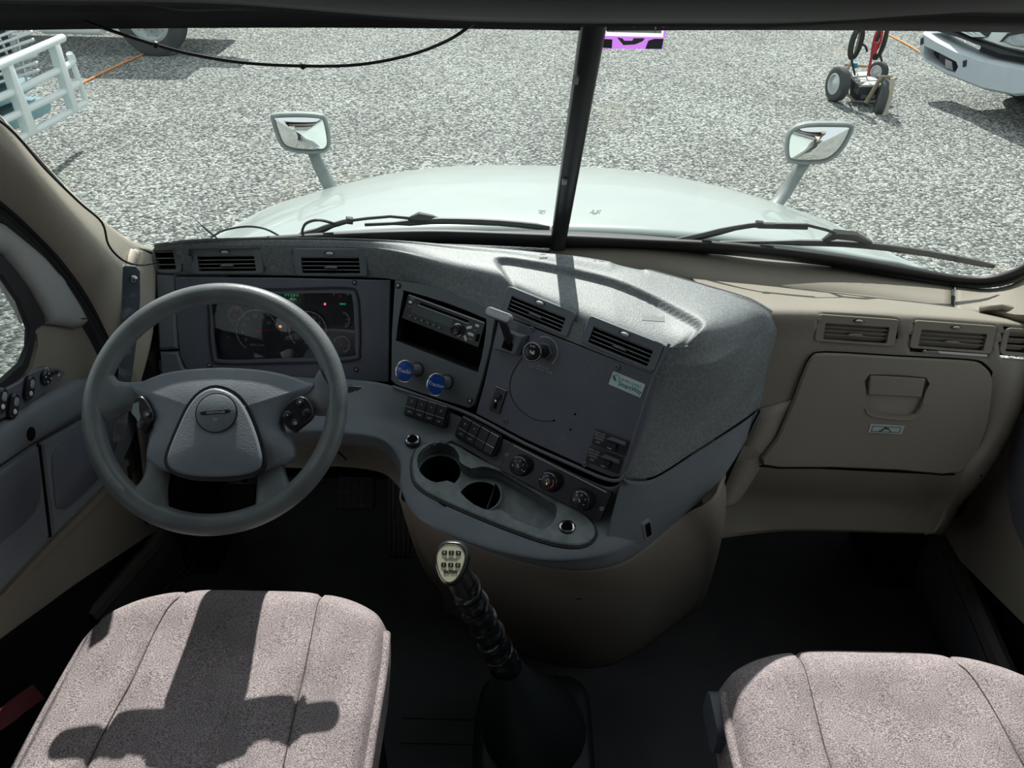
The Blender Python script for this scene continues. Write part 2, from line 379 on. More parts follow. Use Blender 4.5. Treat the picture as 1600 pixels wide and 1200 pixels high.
# ceiling with the header above the glass
c = MB(); c.box(2.2, 2.3, .05, T(0, .05, 1.86))
solo('ceiling', c, LINING, kind='structure')
solo('wall_back', MB().box(2.2, .05, 1.9, T(0, -1.08, .93)), LINING, kind='structure')
for sx_, nm in ((-1, 'wall_left_upper'), (1, 'wall_right_upper')):
    solo(nm, MB().box(.04, 1.3, 1.3, T(sx_ * 1.07, -.45, 1.23)).box(.04, 1.5, .28, T(sx_ * 1.07, .55, 1.74)), LINING, kind='structure')
hd = MB()
rows = []
for (v0, zz, yy) in ((0, 1.50, 0), (1, 1.56, -.03), (2, 1.85, -.03)):
    row = []
    for i in range(13):
        x = -1.05 + 2.1 * i / 12; y = WSY(x, 1.50) + .02
        row.append(V((x, y + yy, zz if v0 else 1.477 + .03 * max(0, x))))
    rows.append(row)
hd.loft(rows, 2, 2); solo('trim_1', hd, BLACK, kind='structure', solid=.004)
# overhead console hanging down in front of the header
def Yl(u, v, Y): return P(u, v, Y=Y)
edge = [(-250, -8), (0, 4), (150, 6), (300, 8), (420, 14), (600, 29), (740, 37), (900, 40), (1060, 40), (1200, 40), (1330, 34), (1480, 23), (1600, 24), (1850, 18)]
r1 = [Yl(u, v - 5, .86) for u, v in edge]; r1b = [p + V((0, .035, .012)) for p in r1]; r1c = [p + V((0, .05, .06)) for p in r1]
r2 = [p + V((0, -.03, .011)) for p in r1]; r3 = [p + V((0, -.28, .07)) for p in r1]; r4 = [p + V((0, -.5, .20)) for p in r1]
oc = MB().loft([r1c, r1b, r1, r2, r3, r4], 3, 3)
solo('overhead_console', oc, mat('headliner_black', (.035, .038, .042), .7, bump=.3, bscale=300), 'dark overhead console spanning the cab above the windshield', 'console', solid=.004)
# ------------------------------------------------------------------ windshield
for n, sx in ((1, -1), (2, 1)):
    m = MB(); vs = []; fs = []; nx, nz = 14, 10
    for i in range(nx + 1):
        x = sx * (.004 + (.965 - .004) * i / nx)
        for k in range(nz + 1):
            zb = .88 - .045 * (x / .9) ** 2; z = zb + (1.54 - zb) * k / nz; vs.append((x, WSY(x, z), z))
    for i in range(nx):
        for k in range(nz):
            a = i * (nz + 1) + k; q = (a, a + 1, a + nz + 2, a + nz + 1); fs.append(q if sx < 0 else tuple(reversed(q)))
    m.add(vs, fs)
    root = solo('window_%d' % n, m, GLASS, kind='structure')
    if n == 1: win1 = root
    else: win2 = root
# rubber seal along the bottom and up the sides
up_ = [(240, 396), (300, 384), (400, 377), (500, 371), (600, 367), (700, 366), (863, 372), (889, 373), (1000, 378), (1150, 386), (1300, 403), (1400, 420), (1460, 431), (1500, 437), (1540, 438), (1575, 430), (1605, 414), (1660, 370)]
lo_ = [(238, 408), (300, 396), (400, 389), (500, 384), (600, 381), (700, 381), (863, 388), (889, 389), (1000, 391), (1150, 400), (1300, 417), (1400, 435), (1460, 445), (1500, 450), (1545, 450), (1585, 442), (1620, 425), (1680, 380)]
s = MB().loft([[W(u, v, .004) for u, v in up_], [W(u, v, .012) for u, v in lo_]], 4, 2); solo('trim_2', s, BLACK, kind='structure', solid=.012)
gl = [(-90, 100), (0, 190), (40, 232), (100, 297), (150, 343), (185, 372), (210, 387), (243, 397)]
s = MB().tube([W(u, v, .006) for u, v in gl], .006, 8, sub=4); solo('trim_3', s, BLACK, kind='structure')
# centre post
s = MB(); rows = []
for dx, dy in ((-.018, 0), (-.017, -.018), (-.010, -.026), (.010, -.026), (.017, -.018), (.018, 0)):
    rows.append([V((dx, WSY(0, z) + dy, z)) for z in (.86, .95, 1.1, 1.25, 1.4, 1.56)])
s.loft(rows, 3, 2)
post = thing('windshield_post', 'black rubber centre post dividing the windshield in two', 'window post', T(0, 1.66, .9))
wpart(post, T(0, 1.66, .9), 'post_cover', s, BLACKP)
for u, v, hh in ((899, 124, .016), (882, 283, .017)):
    p = P(u, v, f=lambda p: p.y + .027 - WSY(0, p.z)); M = frame(p, (0, -1, -.9))
    wpart(post, T(0, 1.66, .9), 'clip', MB().rbox(.009, hh, -.001, .004, .001, .0006, M), GREYP)
# cowl outside below the glass
s = MB()
rows = [[V((x, 1.67 - .1 * (x / .9) ** 2, .872 - .045 * (x / .9) ** 2)) for x in [(-1 + .125 * i) * .92 for i in range(17)]],
        [V((x, 1.80 - .13 * (x / .9) ** 2, .862 - .05 * (x / .9) ** 2)) for x in [(-1 + .125 * i) * .92 for i in range(17)]],
        [V((x, 1.83 - .13 * (x / .9) ** 2, .80 - .05 * (x / .9) ** 2)) for x in [(-1 + .125 * i) * .92 for i in range(17)]]]
s.loft(rows, 3, 3); cow = solo('cowl_panel', s, COWL, 'black ribbed cowl strip below the windshield outside', 'cowl', solid=.01)
# ------------------------------------------------------------------ hood outside
cs = [(1.86, .93, .835, .80), (2.0, .915, .83, .765), (2.3, .90, .785, .68), (2.6, .875, .715, .60), (2.9, .85, .62, .51), (3.15, .79, .535, .445), (3.35, .66, .465, .40), (3.48, .46, .415, .38), (3.55, .2, .385, .37), (3.57, .03, .375, .37)]
s = MB(); rows = []
for Y, wd, zc, ze in cs:
    row = []
    for k in range(-8, 9):
        q = k / 8; row.append(V((q * wd * 1.0, Y - (.10 * q * q if Y < 2.1 else 0), zc - (zc - ze) * abs(q) ** 3)))
    row = [V((-wd - .02, row[0].y, ze - .6)), V((-wd - .015, row[0].y, ze - .06))] + row + [V((wd + .015, row[0].y, ze - .06)), V((wd + .02, row[0].y, ze - .6))]
    rows.append(row)
s.loft(rows, 2, 2)
# nose going down
nose = [V((p.x, p.y + .0, p.z)) for p in rows[-1]]
hood = thing('truck_hood', 'white sloping hood of this truck seen through the windshield', 'hood', T(0, 2.6, -.3))
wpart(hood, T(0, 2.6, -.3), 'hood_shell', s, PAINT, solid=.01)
s = MB(); rws = []
for zz, sc_ in ((.375, 1), (.2, 1.02), (-.3, 1.03), (-.7, 1.0)):
    rws.append([V((math.sin(a) * .86 * sc_, 2.75 + math.cos(a) * .80 * sc_ - .02, zz if zz < .3 else .36)) for a in [math.radians(-88 + 16 * i) for i in range(12)]])
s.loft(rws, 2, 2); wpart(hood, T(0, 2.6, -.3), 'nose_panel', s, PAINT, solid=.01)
s = MB()                                                     # small vent lip on the hood
s.tube([P(820, 263, Y=3.5), P(868, 264, Y=3.5)], .006, 6); wpart(hood, T(0, 2.6, -.3), 'hood_lip', s, DGREY)
# ------------------------------------------------------------------ hood mirrors
def hood_mirror(px_out, ctr, Yc, N, arm, label, side):
    F = frame(P(*ctr, Y=Yc), N); t = thing('hood_mirror', label, 'mirror', F, 'convex mirrors on the hood fenders')
    out = smooth(LL(F, px_out), 4)
    obj('housing', MB().prism(out, [(.035, -.075), (.012, -.06), (0, -.03), (0, .0), (.005, .006), (.011, .004), (.012, -.004)]), MIRH, t)
    obj('mirror_glass', MB().dome(inset(ccw(out), .0115), -.003, .02, n=7), MIRG, t, ang=80)
    a = MB().tube([P(*q[:2], Y=q[2]) for q in arm], [.026, .028, .03, .034], 10, sub=3, flat=.6); wpart(t, F, 'arm', a, MIRH)
hood_mirror([(423, 186), (427, 179), (460, 177), (497, 179), (510, 187), (517, 222), (512, 236), (500, 240), (470, 240), (446, 234), (434, 220)], (470, 208), 2.92, (.16, -1, .02),
            [(487, 232, 2.97), (498, 258, 2.95), (510, 282, 2.93), (524, 306, 2.9)], 'grey-framed convex mirror on the driver side hood fender', -1)
hood_mirror([(1227, 240), (1229, 215), (1240, 200), (1262, 193), (1300, 192), (1330, 194), (1334, 203), (1322, 228), (1306, 246), (1285, 256), (1250, 257), (1232, 253)], (1280, 225), 2.85, (-.16, -1, .02),
            [(1262, 246, 2.9), (1246, 270, 2.88), (1228, 298, 2.85), (1210, 322, 2.8)], 'grey-framed convex mirror on the passenger side hood fender', 1)
# ------------------------------------------------------------------ wipers
def wo(u, v, o=-.03): return W(u, v, o)
def wiper(label, arm, blade, clip, pivot):
    M = T(*wo(*pivot)); t = thing('wiper', label, 'wiper', M, 'windshield wipers')
    wpart(t, M, 'arm', MB().tube([wo(*q) for q in arm[0]], [.010, .008, .006, .0055], 6, sub=2), WIPER)
    wpart(t, M, 'arm_tip', MB().tube([wo(*q) for q in arm[1]], .0035, 6, sub=2), WIPER)
    wpart(t, M, 'blade', MB().tube([wo(u, v, -.022) for u, v in blade], [.004, .0075, .008, .0075, .005], 6, sub=3), WIPER)
    wpart(t, M, 'blade_clip', MB().tube([wo(*q, -.03) for q in clip], [.004, .013, .011, .004], 6), WIPER)
    wpart(t, M, 'hinge', MB().tube([wo(arm[0][-1][0] - 4, arm[0][-1][1] - 1), wo(arm[0][-1][0] + 6, arm[0][-1][1])], .009, 8), WIPER)
wiper('driver side windshield wiper parked low behind the dashboard', [[(470, 370), (495, 362), (520, 352), (545, 345)], [(545, 345), (610, 338), (655, 344)]],
      [(570, 351), (640, 348), (690, 345), (780, 348), (858, 356)], [(638, 342), (655, 340), (675, 343), (700, 348)], (480, 366))
wiper('passenger side windshield wiper parked along the glass edge', [[(1050, 380), (1100, 368), (1150, 356), (1185, 351)], [(1185, 352), (1262, 352), (1310, 366)]],
      [(1125, 379), (1250, 379), (1350, 383), (1450, 396), (1553, 416)], [(1283, 378), (1305, 366), (1335, 369), (1365, 382)], (1060, 378))
s = MB().tube([wo(1185, 352), wo(1262, 354)], .0075, 8); o = solo('wiper_sleeve', s, WIPER, 'thick sleeve on the passenger side wiper arm', 'wiper sleeve')
solo('washer_hose', MB().tube([wo(472, 371), wo(473, 358), wo(480, 348), wo(500, 344), wo(530, 352)], .0032, 6, sub=4), CABLEB, 'thin black washer hose looping up beside the driver side wiper', 'hose')
solo('antenna_lead', MB().tube([wo(330, 371), wo(350, 360), wo(385, 354), wo(415, 358), wo(440, 371)], .0024, 6, sub=4), CABLEB, 'thin black wire arching low outside the glass left of the wiper', 'wire')
solo('grass_blade', MB().tube([wo(301, 338), wo(318, 355), wo(340, 373)], [.0006, .0022, .0016], 5, sub=3), mat('dark_green_blade', (.02, .10, .05), .6), 'thin dark green blade sticking up outside the driver side glass', 'twig')
# ------------------------------------------------------------------ wires inside the glass
m = MB().tube([W(u, v, .02) for u, v in ((132, 33), (180, 50), (243, 70), (300, 85), (380, 98), (473, 103), (560, 101), (640, 86), (700, 63), (740, 36), (752, 24))], .0024, 6, sub=5)
Mw = T(*W(473, 103, .02)); t = thing('hanging_wire', 'black wire with small beads sagging across the top of the driver side glass', 'wire', Mw)
wpart(t, Mw, 'wire', m, CABLEB)
for u, v in ((243, 70), (473, 103)):
    wpart(t, Mw, 'bead', MB().lathe([(.001, -.005), (.004, -.003), (.0048, 0), (.004, .003), (.001, .005)], 10, T(*W(u, v, .02))), CABLEB)
# ------------------------------------------------------------------ sticker on the glass
p = W(992, 50, .003); FS = frame(p, (-.25 * p.x, -1, -.9))
t = thing('windshield_decal', 'purple permit decal with grey band on top of the passenger side glass', 'decal', FS)
Q = lambda pts, z0, z1, m, name='patch', n=0: obj(name, MB().prism(smooth(LL(FS, pts), n) if n else LL(FS, pts), [(0, z0), (0, z1)]), m, t)
def sheet(name, col):
    m = bpy.data.materials.new(name); m.use_nodes = True; nt = m.node_tree; nt.nodes.clear(); o = nt.nodes.new('ShaderNodeOutputMaterial')
    a = nt.nodes.new('ShaderNodeBsdfTranslucent'); b = nt.nodes.new('ShaderNodeBsdfDiffuse'); c = nt.nodes.new('ShaderNodeMixShader'); c.inputs[0].default_value = .5
    for n_ in (a, b): n_.inputs[0].default_value = (*col, 1)
    nt.links.new(a.outputs[0], c.inputs[1]); nt.links.new(b.outputs[0], c.inputs[2]); nt.links.new(c.outputs[0], o.inputs[0]); return m
SPU, SPI, SSL, SWH = sheet('purple_sheet', (.55, .20, .75)), sheet('pink_sheet', (.95, .82, .86)), sheet('slate_sheet', (.10, .125, .115)), sheet('white_sheet', (.95, .95, .95))
def Q(pts, z, m, name): o_ = ccw(LL(FS, pts)); obj(name, MB().add([(x, y, z) for x, y in o_], [tuple(q) for q in tessellate_polygon([[V((x, y, 0)) for x, y in o_]])]), m, t)
Q([(938, 76), (940, 56), (1037, 58), (1035, 77)], 0, SPU, 'backing'); Q([(940, 56), (943, 8), (948, 8), (945, 56)], 0, SPU, 'backing'); Q([(1036, 58), (1041, 8), (1046, 8), (1040, 58)], 0, SPU, 'backing')
Q([(945, 56), (945.4, 50), (1036.5, 52), (1036, 58)], 0, SPI, 'frame_print'); Q([(945.4, 50), (948, 8), (951, 8), (948, 50)], 0, SPI, 'frame_print'); Q([(1033.5, 52), (1037, 8), (1041, 8), (1036.5, 52)], 0, SPI, 'frame_print')
Q([(948, 50), (951, 8), (1037, 8), (1033.5, 52)], 0, SSL, 'panel_print')
for a in ([(956, 49.5), (957, 38), (959, 38), (958, 49.5)], [(1022, 51), (1024, 38), (1026, 38), (1024, 51)], [(981, 43), (981, 45), (1001, 45), (1001, 43)], [(990, 38), (990, 43), (992, 43), (992, 38)]): Q(a, .0006, WHITE, 'line_print')
Q([(939, 74), (939.5, 60), (957, 61), (956, 75)], .0006, SLATE, 'shape_print')
Q([(964, 58), (972, 59), (976, 63), (988, 63), (990, 59), (1008, 59), (1004, 64), (992, 69), (974, 70), (970, 65)], .0006, mat('grey_green_print', (.14, .19, .17), .5), 'shape_print')
Q([(1008, 76), (1013, 63), (1022, 60), (1037, 60), (1034, 76)], .0006, SLATE, 'shape_print')
t = thing('glass_marks', 'small dark maker marks printed low on both windshield halves', 'glass marking', frame(W(890, 330, .003), (0, -1, -.9)))
for u, v, s_ in ((847, 331, .012), (930, 331, .018)):
    F = frame(W(u, v, .003), (0, -1, -.9)); m = MB()
    for b, ws in ((.006, 1), (.0, .7), (-.006, .9), (-.011, .4)):
        for q in range(5):
            if random.random() < .75: m.box(s_ * ws * .22, .0022, .0004, F @ T((q - 2) * s_ * ws * .28, b, 0))
    wpart(t, t.matrix_world, 'mark', m, SLATE)
# ------------------------------------------------------------------ vents (frames first: the dash surface is opened behind them)
def quadF(F, q, c=0):
    pts = LL(F, q, c); cx = sum(p[0] for p in pts) / 4; cy = sum(p[1] for p in pts) / 4
    w_ = (V(pts[1]) - V(pts[0])).length / 2 + (V(pts[2]) - V(pts[3])).length / 2; h_ = (V(pts[3]) - V(pts[0])).length / 2 + (V(pts[2]) - V(pts[1])).length / 2
    d = (V(pts[1]) - V(pts[0])) + (V(pts[2]) - V(pts[3])); return F @ T(cx, cy, c) @ Matrix.Rotation(math.atan2(d.y, d.x), 4, 'Z'), w_, h_
VD = [  # quad, plane, ends, label
    (FV, [(243, 385), (284, 384), (284, 425), (242, 425)], 1, 'small dark corner air vent at the far end of the driver dash'),
    (FV, [(300, 386), (411, 385), (411, 426), (300, 427)], 0, 'dark rectangular air vent above the left of the instrument cluster'),
    (FV, [(461, 387), (574, 388), (574, 430), (461, 430)], 0, 'dark rectangular air vent above the right of the instrument cluster'),
    (FP, [(795, 446), (902, 489), (885, 527), (782, 484)], 0, 'dark slanted air vent above the black pull knob'),
    (FP, [(924, 492), (1041, 540), (1020, 580), (905, 534)], 0, 'dark slanted air vent at the right corner of the centre panel'),
    (FG, [(1275, 490), (1400, 499), (1400, 541), (1275, 533)], 0, 'beige air vent above the left of the glovebox'),
    (FG, [(1424, 500), (1552, 509), (1552, 553), (1424, 543)], 0, 'beige air vent above the right of the glovebox'),
    (FG, [(1562, 511), (1612, 515), (1612, 557), (1565, 554)], 2, 'small beige corner air vent at the far passenger end of the dash')]
VENTS = [(quadF(F, q), e, lab, (DASH if i < 5 else BEIGE), i) for i, (F, q, e, lab) in enumerate(VD)]
SLATG = mat('lit_slat_grey', (.30, .325, .33), .4)  # same plastic as the bezel, lightened for the light the slat edges catch
def build_vent(Fw, ends, label, m, i):
    F, w_, h_ = Fw; t = thing('air_vent', label, 'air vent', F @ T(0, 0, .006 if i < 3 else .0015), 'dashboard air vents')
    hw, hh = (w_ * .80, h_ * .60) if not ends else (w_ * .70, h_ * .72)
    cy = -h_ * .10 if not ends else 0
    cx = 0 if not ends else (-w_ * .06 if ends == 1 else w_ * .03)
    obj('bezel', MB().prism(rr(w_, h_, .007 if not ends else .014), [(0, -.012), (0, .001), (.0012, .0025)], holes=[rr(hw, hh, .002, 2, cx, cy)]), m, t)
    b = MB().box(hw + .004, hh + .004, .002, T(cx, cy, -.034))
    for sx_ in (-1, 1): b.box(.002, hh, .034, T(cx + sx_ * (hw / 2 + .001), cy, -.017))
    for sy_ in (-1, 1): b.box(hw, .002, .034, T(cx, cy + sy_ * (hh / 2 + .001), -.017))
    obj('duct', b, VOID, t)
    ns = 4 if not ends else 3
    sm_ = SLATG if m is DASH else m
    for k in range(ns):
        y = cy + hh * ((k + .62) / ns - .5)
        R = T(cx, y, -.007) @ Matrix.Rotation(math.radians(-14 if m is DASH else -48), 4, 'X')
        s_ = obj('slat', MB().box(hw, .0016, .013 if m is DASH else .015, R), sm_, t, bev=.0004)
        if k == 1 and not ends:
            obj('slat_tab', MB().prism([(-.014, .0), (.014, .0), (.009, .0038), (-.009, .0038)], [(0, -.004), (0, .008), (.0006, .009)], T(cx, y - .002, 0)), m, s_)
    if not ends:
        obj('wheel_slot', MB().prism(circ(.012, 20, ry=.0042), [(0, 0), (0, .0028)], T(0, h_ * .345, 0)), BLACKP, t)
        obj('thumb_wheel', MB().lathe([(.001, 0), (.0072, .001), (.0085, .0035), (.0075, .0055), (.004, .0068), (.0005, .007)], 18, T(.001, h_ * .335, .001), sy=.42), GREYP if m is DASH else BEIGE, t)
for a in VENTS: build_vent(*a)
# ------------------------------------------------------------------ dashboard body
def pt(q):
    if isinstance(q, V): return q
    u, v, k = q
    if isinstance(k, str): return {'p': lambda: P(u, v, pl=FP), 'g': lambda: P(u, v, pl=FG), 'd': lambda: P(u, v, pl=FD), 'v': lambda: P(u, v, pl=FV), 'b': lambda: P(u, v, pl=FB), 't': lambda: P(u, v, pl=FT @ T(0, 0, -.004)), 'u': lambda: P(u, v, pl=FT @ T(0, 0, -.018))}[k]()
    return P(u, v, Z=k) if k < 1.01 else P(u, v, Y=k)
def rowsof(cols): return [[pt(c[k]) for c in cols] for k in range(len(cols[0]))]
MD = T(0, 1.3, .6)
dash = thing('dashboard', 'dark grey and beige wraparound truck dashboard below the windshield', 'dashboard', MD)
cols = [[(243, 384, .953), (241, 390, .945), (240, 428, 'v')], [(300, 377, .963), (300, 386, .95), (300, 429, 'v')], [(400, 373, .965), (400, 386, .95), (400, 430, 'v')],
        [(500, 373, .965), (500, 387, .95), (500, 432, 'v')], [(575, 375, .967), (575, 390, .952), (575, 434, 'v')], [(640, 378, .97), (630, 398, .962), (620, 438, .893)],
        [(720, 384, .972), (705, 420, .962), (698, 458, 'p')], [(800, 390, .973), (783, 437, 'p'), (768, 486, 'p')], [(850, 395, .973), (850, 464, 'p'), (833, 510, 'p')],
        [(900, 400, .972), (912, 489, 'p'), (893, 534, 'p')], [(960, 410, .97), (975, 512, 'p'), (955, 559, 'p')], [(1010, 421, .967), (1046, 541, 'p'), (1023, 586, 'p')]]
R = rowsof(cols)
back = [p + V((0, .03 if i < 6 else .05, -.05)) for i, p in enumerate(R[0])]; back0 = [p + V((0, .035, -.15)) for i, p in enumerate(R[0])]
mid = [a.lerp(b, .5) + V((0, 0, .006)) for a, b in zip(R[0], R[1])]
crown = [a.lerp(b, .84) + V((0, 0, .004 + .004 * (i > 5))) for i, (a, b) in enumerate(zip(R[0], R[1]))]
qrt = [a.lerp(b, .25) + V((0, 0, .003)) for a, b in zip(R[0], R[1])]
s = MB().loft([back0, back, R[0], qrt, mid, crown, R[1], [a.lerp(b, .5) for a, b in zip(R[1], R[2])], R[2]], 16, 10)
ci = [(775, 404), (830, 407), (900, 418), (960, 431), (1020, 451), (1070, 474), (1098, 491), (1096, 501), (1062, 520), (1035, 530), (905, 478), (850, 456), (800, 437)]
rec = [V(q) for q in smooth([tuple(V((p.x, p.y))) for p in (P(u, v, Z=.972) for u, v in ci)], 4)]
def sdist(p, poly):
    ins = False; d = 9; n = len(poly)
    for i in range(n):
        a, b = poly[i - 1], poly[i]
        if (a.y > p.y) != (b.y > p.y) and p.x < (b.x - a.x) * (p.y - a.y) / (b.y - a.y) + a.x: ins = not ins
        e = b - a; t_ = max(0, min(1, (p - a).dot(e) / max(e.length_squared, 1e-9))); d = min(d, (p - a - e * t_).length)
    return d if ins else -d
def recess(mb):
    for i, p in enumerate(mb.v):
        if p.z < .93: continue
        d = sdist(V((p.x, p.y)), rec)
        if d > -.002:
            k = min(1, (d + .002) / .012); mb.v[i] = p - V((0, 0, .013 * k * k * (3 - 2 * k)))
cut_all = lambda mb: [mb.cut(F @ T(0, 0, 0), w_ * .90, h_ * .86) for (F, w_, h_), *_ in VENTS]
top_mb = s; LC = [R[0][-1], qrt[-1], mid[-1], crown[-1], R[1][-1]]
cols = [[(1043, 541, 'p'), (1043, 542, 'p'), (1022, 586, 'p'), (998, 660, 'p'), (972, 745, 'p')],
        [(1040, 520, .961), (1095, 515, .955), (1110, 560, .905), (1085, 650, 1.17), (1020, 745, 1.095)],
        [(1035, 495, .964), (1135, 490, .950), (1180, 520, .905), (1160, 600, 1.235), (1090, 702, 1.15)],
        [(1028, 465, .965), (1145, 470, .950), (1204, 497, .925), (1205, 560, 1.295), (1155, 660, 1.21)],
        [(1010, 421, .967), (1100, 446, .957), (1190, 476, .942), (1221, 515, 1.333), (1187, 637, 1.25)]]
R = rowsof(cols); R[0] = list(reversed(LC))
s = MB().loft(R, 10, 22)
def weld(a, b, near):
    bm = bmesh.new(); vv = []
    na = len(a.v); pts = list(a.v); mp_ = {}
    for i, p in enumerate(b.v):
        if i in near: mp_[i] = near[i]; continue
        mp_[i] = len(pts); pts.append(p)
    fs = list(a.f) + [f for f in (tuple(dict.fromkeys(mp_[k] for k in f)) for f in b.f) if len(f) > 2]
    for p in pts: vv.append(bm.verts.new(p))
    bm.verts.index_update(); seen = set()
    for f in fs:
        k = tuple(sorted(f))
        if k in seen: continue
        seen.add(k)
        try: bm.faces.new([vv[i] for i in f])
        except ValueError: pass
    zone = [v_ for v_ in vv if v_.co.x > .10 and v_.co.z > .90 and not any(abs((F.inverted() @ v_.co).z) < .02 and abs((F.inverted() @ v_.co).x) < w_ * .56 and abs((F.inverted() @ v_.co).y) < h_ * .6 for (F, w_, h_), *_ in VENTS[3:5]) and not v_.is_boundary]
    for _ in range(60): bmesh.ops.smooth_vert(bm, verts=zone, factor=.5, use_axis_x=True, use_axis_y=True, use_axis_z=True)
    out = MB(); out.v = [v_.co.copy() for v_ in bm.verts]; bm.verts.index_update(); out.f = [tuple(v_.index for v_ in f.verts) for f in bm.faces]; bm.free(); return out
nr_ = 4 * 22 + 1
c_ = len(top_mb.v) - 81
s = weld(top_mb, s, {i * nr_: c_ + 60 - i for i in range(41)})
recess(s); cut_all(s)
wpart(dash, MD, 'upper_cover', s, DASHTOP, solid=.003, ang=85)
edgeR = [V(p) for p in smooth([tuple(R[k][-1]) for k in range(5)], 4, False)]
s = MB().loft([[p for p in edgeR], [p + V((.02, .06, -.03)) for p in edgeR]], 1, 2); wpart(dash, MD, 'side_return', s, BLACK)
# bead beside the instrument panel
s = MB().tube([P(u, v, pl=FP) for u, v in ((1046, 537), (1035, 558), (1020, 592), (998, 660), (976, 728), (972, 745), (985, 757))], .0035, 8, sub=3); wpart(dash, MD, 'panel_bead', s, DASH)
# lower side skin, seam to lip
seam = [(972, 749, 'p'), (1020, 749, 1.09), (1090, 706, 1.145), (1155, 664, 1.205), (1187, 641, 1.245)]
lip = [(935, 886, .556), (990, 868, .556), (1060, 812, .59), (1128, 747, .66), (1184, 652, 1.245)]
A_, B_ = [pt(q) for q in seam], [pt(q) for q in lip]
mid1 = [a.lerp(b, .5) + V((.008, -.012, 0)) * (0, .8, 1, .5, 0)[i] for i, (a, b) in enumerate(zip(A_, B_))]; inn = [b + V((-.01, .04, -.01)) for b in B_]
lead = [pt((925, 858, .648)), pt((928, 872, .632)), pt((935, 886, .60))]
s = MB().loft([A_, mid1, B_, inn], 8, 6); wpart(dash, MD, 'side_lower', s, DASH, solid=.003)
# shelf: switch band, tray level, edge and lip
cols = [[V((-.86, 1.43, .69)), V((-.86, 1.36, .665)), V((-.86, 1.25, .655)), V((-.86, 1.225, .64)), V((-.86, 1.22, .60))],
        [(480, 590, .69), (480, 640, .665), (480, 668, .656), (480, 678, .642), (480, 694, .61)],
        [(540, 592, .693), (540, 645, .665), (535, 672, .656), (533, 680, .642), (530, 694, .61)],
        [(613, 603, 'p'), (598, 655, .658), (595, 682, .655), (596, 690, .640), (600, 707, .605)],
        [(700, 642, 'p'), (664, 676, 'b'), (628, 712, 't'), (625, 724, 'u'), (628, 748, .588)],
        [(770, 678, 'p'), (715, 694, 'b'), (634, 756, 't'), (633, 770, 'u'), (640, 793, .577)],
        [(850, 716, 'p'), (790, 738, 'b'), (668, 805, 't'), (672, 815, 'u'), (690, 829, .570)],
        [(905, 743, 'p'), (852, 772, 'b'), (760, 845, 't'), (770, 855, 'u'), (790, 870, .562)],
        [(945, 760, 'p'), (905, 800, 'b'), (850, 866, 't'), (860, 875, 'u'), (880, 889, .557)],
        [(965, 758, 'p'), (950, 806, .618), (928, 862, 't'), (932, 872, 'u'), (938, 888, .556)],
        [(973, 748, 'p'), (985, 790, .632), (985, 835, .60), (986, 850, .585), (990, 869, .556)],
        [(977, 746, 'p'), (1030, 755, 1.10), (1050, 780, .632), (1052, 795, .615), (1060, 813, .59)]]
R = rowsof(cols)[:]; under = [p + V((.0, .05, -.004)) for p in R[4]]
R[3] = [p + V((0, -.004, 0)) for p in R[3]]
s = MB().loft(R + [under], 20, 8)
wpart(dash, MD, 'shelf', s, DASH, solid=.003)
# beige knee bolster under the driver shelf
k0 = [V((-.86, 1.23, .61)), pt((480, 692, .61)), pt((530, 692, .61)), pt((600, 706, .605)), pt((630, 750, .585))]
k1 = [p + V((0, .03, -.03)) for p in k0]; k2 = [V((-.86, 1.3, .53)), pt((470, 728, .545)), pt((530, 725, .55)), pt((600, 735, .54)), pt((634, 765, .54))]; k3 = [p + V((0, .3, .0)) for p in k2]
s = MB().loft([k0, k1, k2, k3], 5, 4); wpart(dash, MD, 'knee_panel', s, BEIGED, solid=.004)
s = MB().tube([pt((522, 700, .60)), pt((535, 712, .575)), pt((548, 726, .548))], .0018, 5, sub=2); wpart(dash, MD, 'panel_gap', s, VOID)
# lower beige console
cols = [[V((-.24, 1.62, .60)), V((-.24, 1.62, .45)), V((-.24, 1.62, .3)), V((-.24, 1.62, .0))],
        [(630, 750, .585), (648, 815, .45), (665, 868, .3), (690, 915, .1)],
        [(641, 792, .577), (655, 845, .44), (680, 898, .28), (715, 945, .1)],
        [(690, 828, .570), (708, 880, .42), (735, 930, .26), (770, 982, .1)],
        [(790, 869, .562), (808, 915, .42), (828, 965, .26), (850, 1012, .1)],
        [(880, 888, .557), (895, 935, .42), (915, 980, .26), (935, 1023, .1)],
        [(938, 887, .556), (960, 930, .42), (982, 970, .26), (1000, 1000, .1)],
        [(990, 868, .556), (1020, 905, .43), (1040, 935, .27), (1060, 957, .1)],
        [(1060, 812, .59), (1085, 850, .48), (1095, 890, .3), (1090, 932, .1)],
        [(1130, 746, .66), (1135, 792, .54), (1125, 840, .37), (1105, 905, .12)],
        [V((.42, 1.62, .66)), V((.42, 1.62, .5)), V((.40, 1.62, .36)), V((.38, 1.62, .0))]]
R = rowsof(cols); R.append([V((p.x, p.y + .03, 0)) for p in R[-1]])
R[1] = [p + V((0, -.0, .0)) for p in R[1]]
s = MB().loft(R, 6, 5); wpart(dash, MD, 'console_base', s, BEIGED, solid=.004)
s = MB().tube([pt((1187, 641, 1.235)), pt((1131, 760, .62)), pt((1128, 800, .50)), pt((1112, 850, .33)), pt((1062, 948, .09))], .0022, 6, sub=4); wpart(dash, MD, 'panel_gap', s, VOID)
s = MB().loft([[P(u, v, pl=FG @ T(0, 0, .004)) for u, v in ((1186, 640), (1237, 626))], [P(u, v, pl=FG @ T(0, 0, .003)) for u, v in ((1132, 755), (1190, 727))], [pt((1131, 795, .55)), pt((1150, 790, .535))]], 2, 4); wpart(dash, MD, 'corner_trim', s, BEIGED, solid=.006)
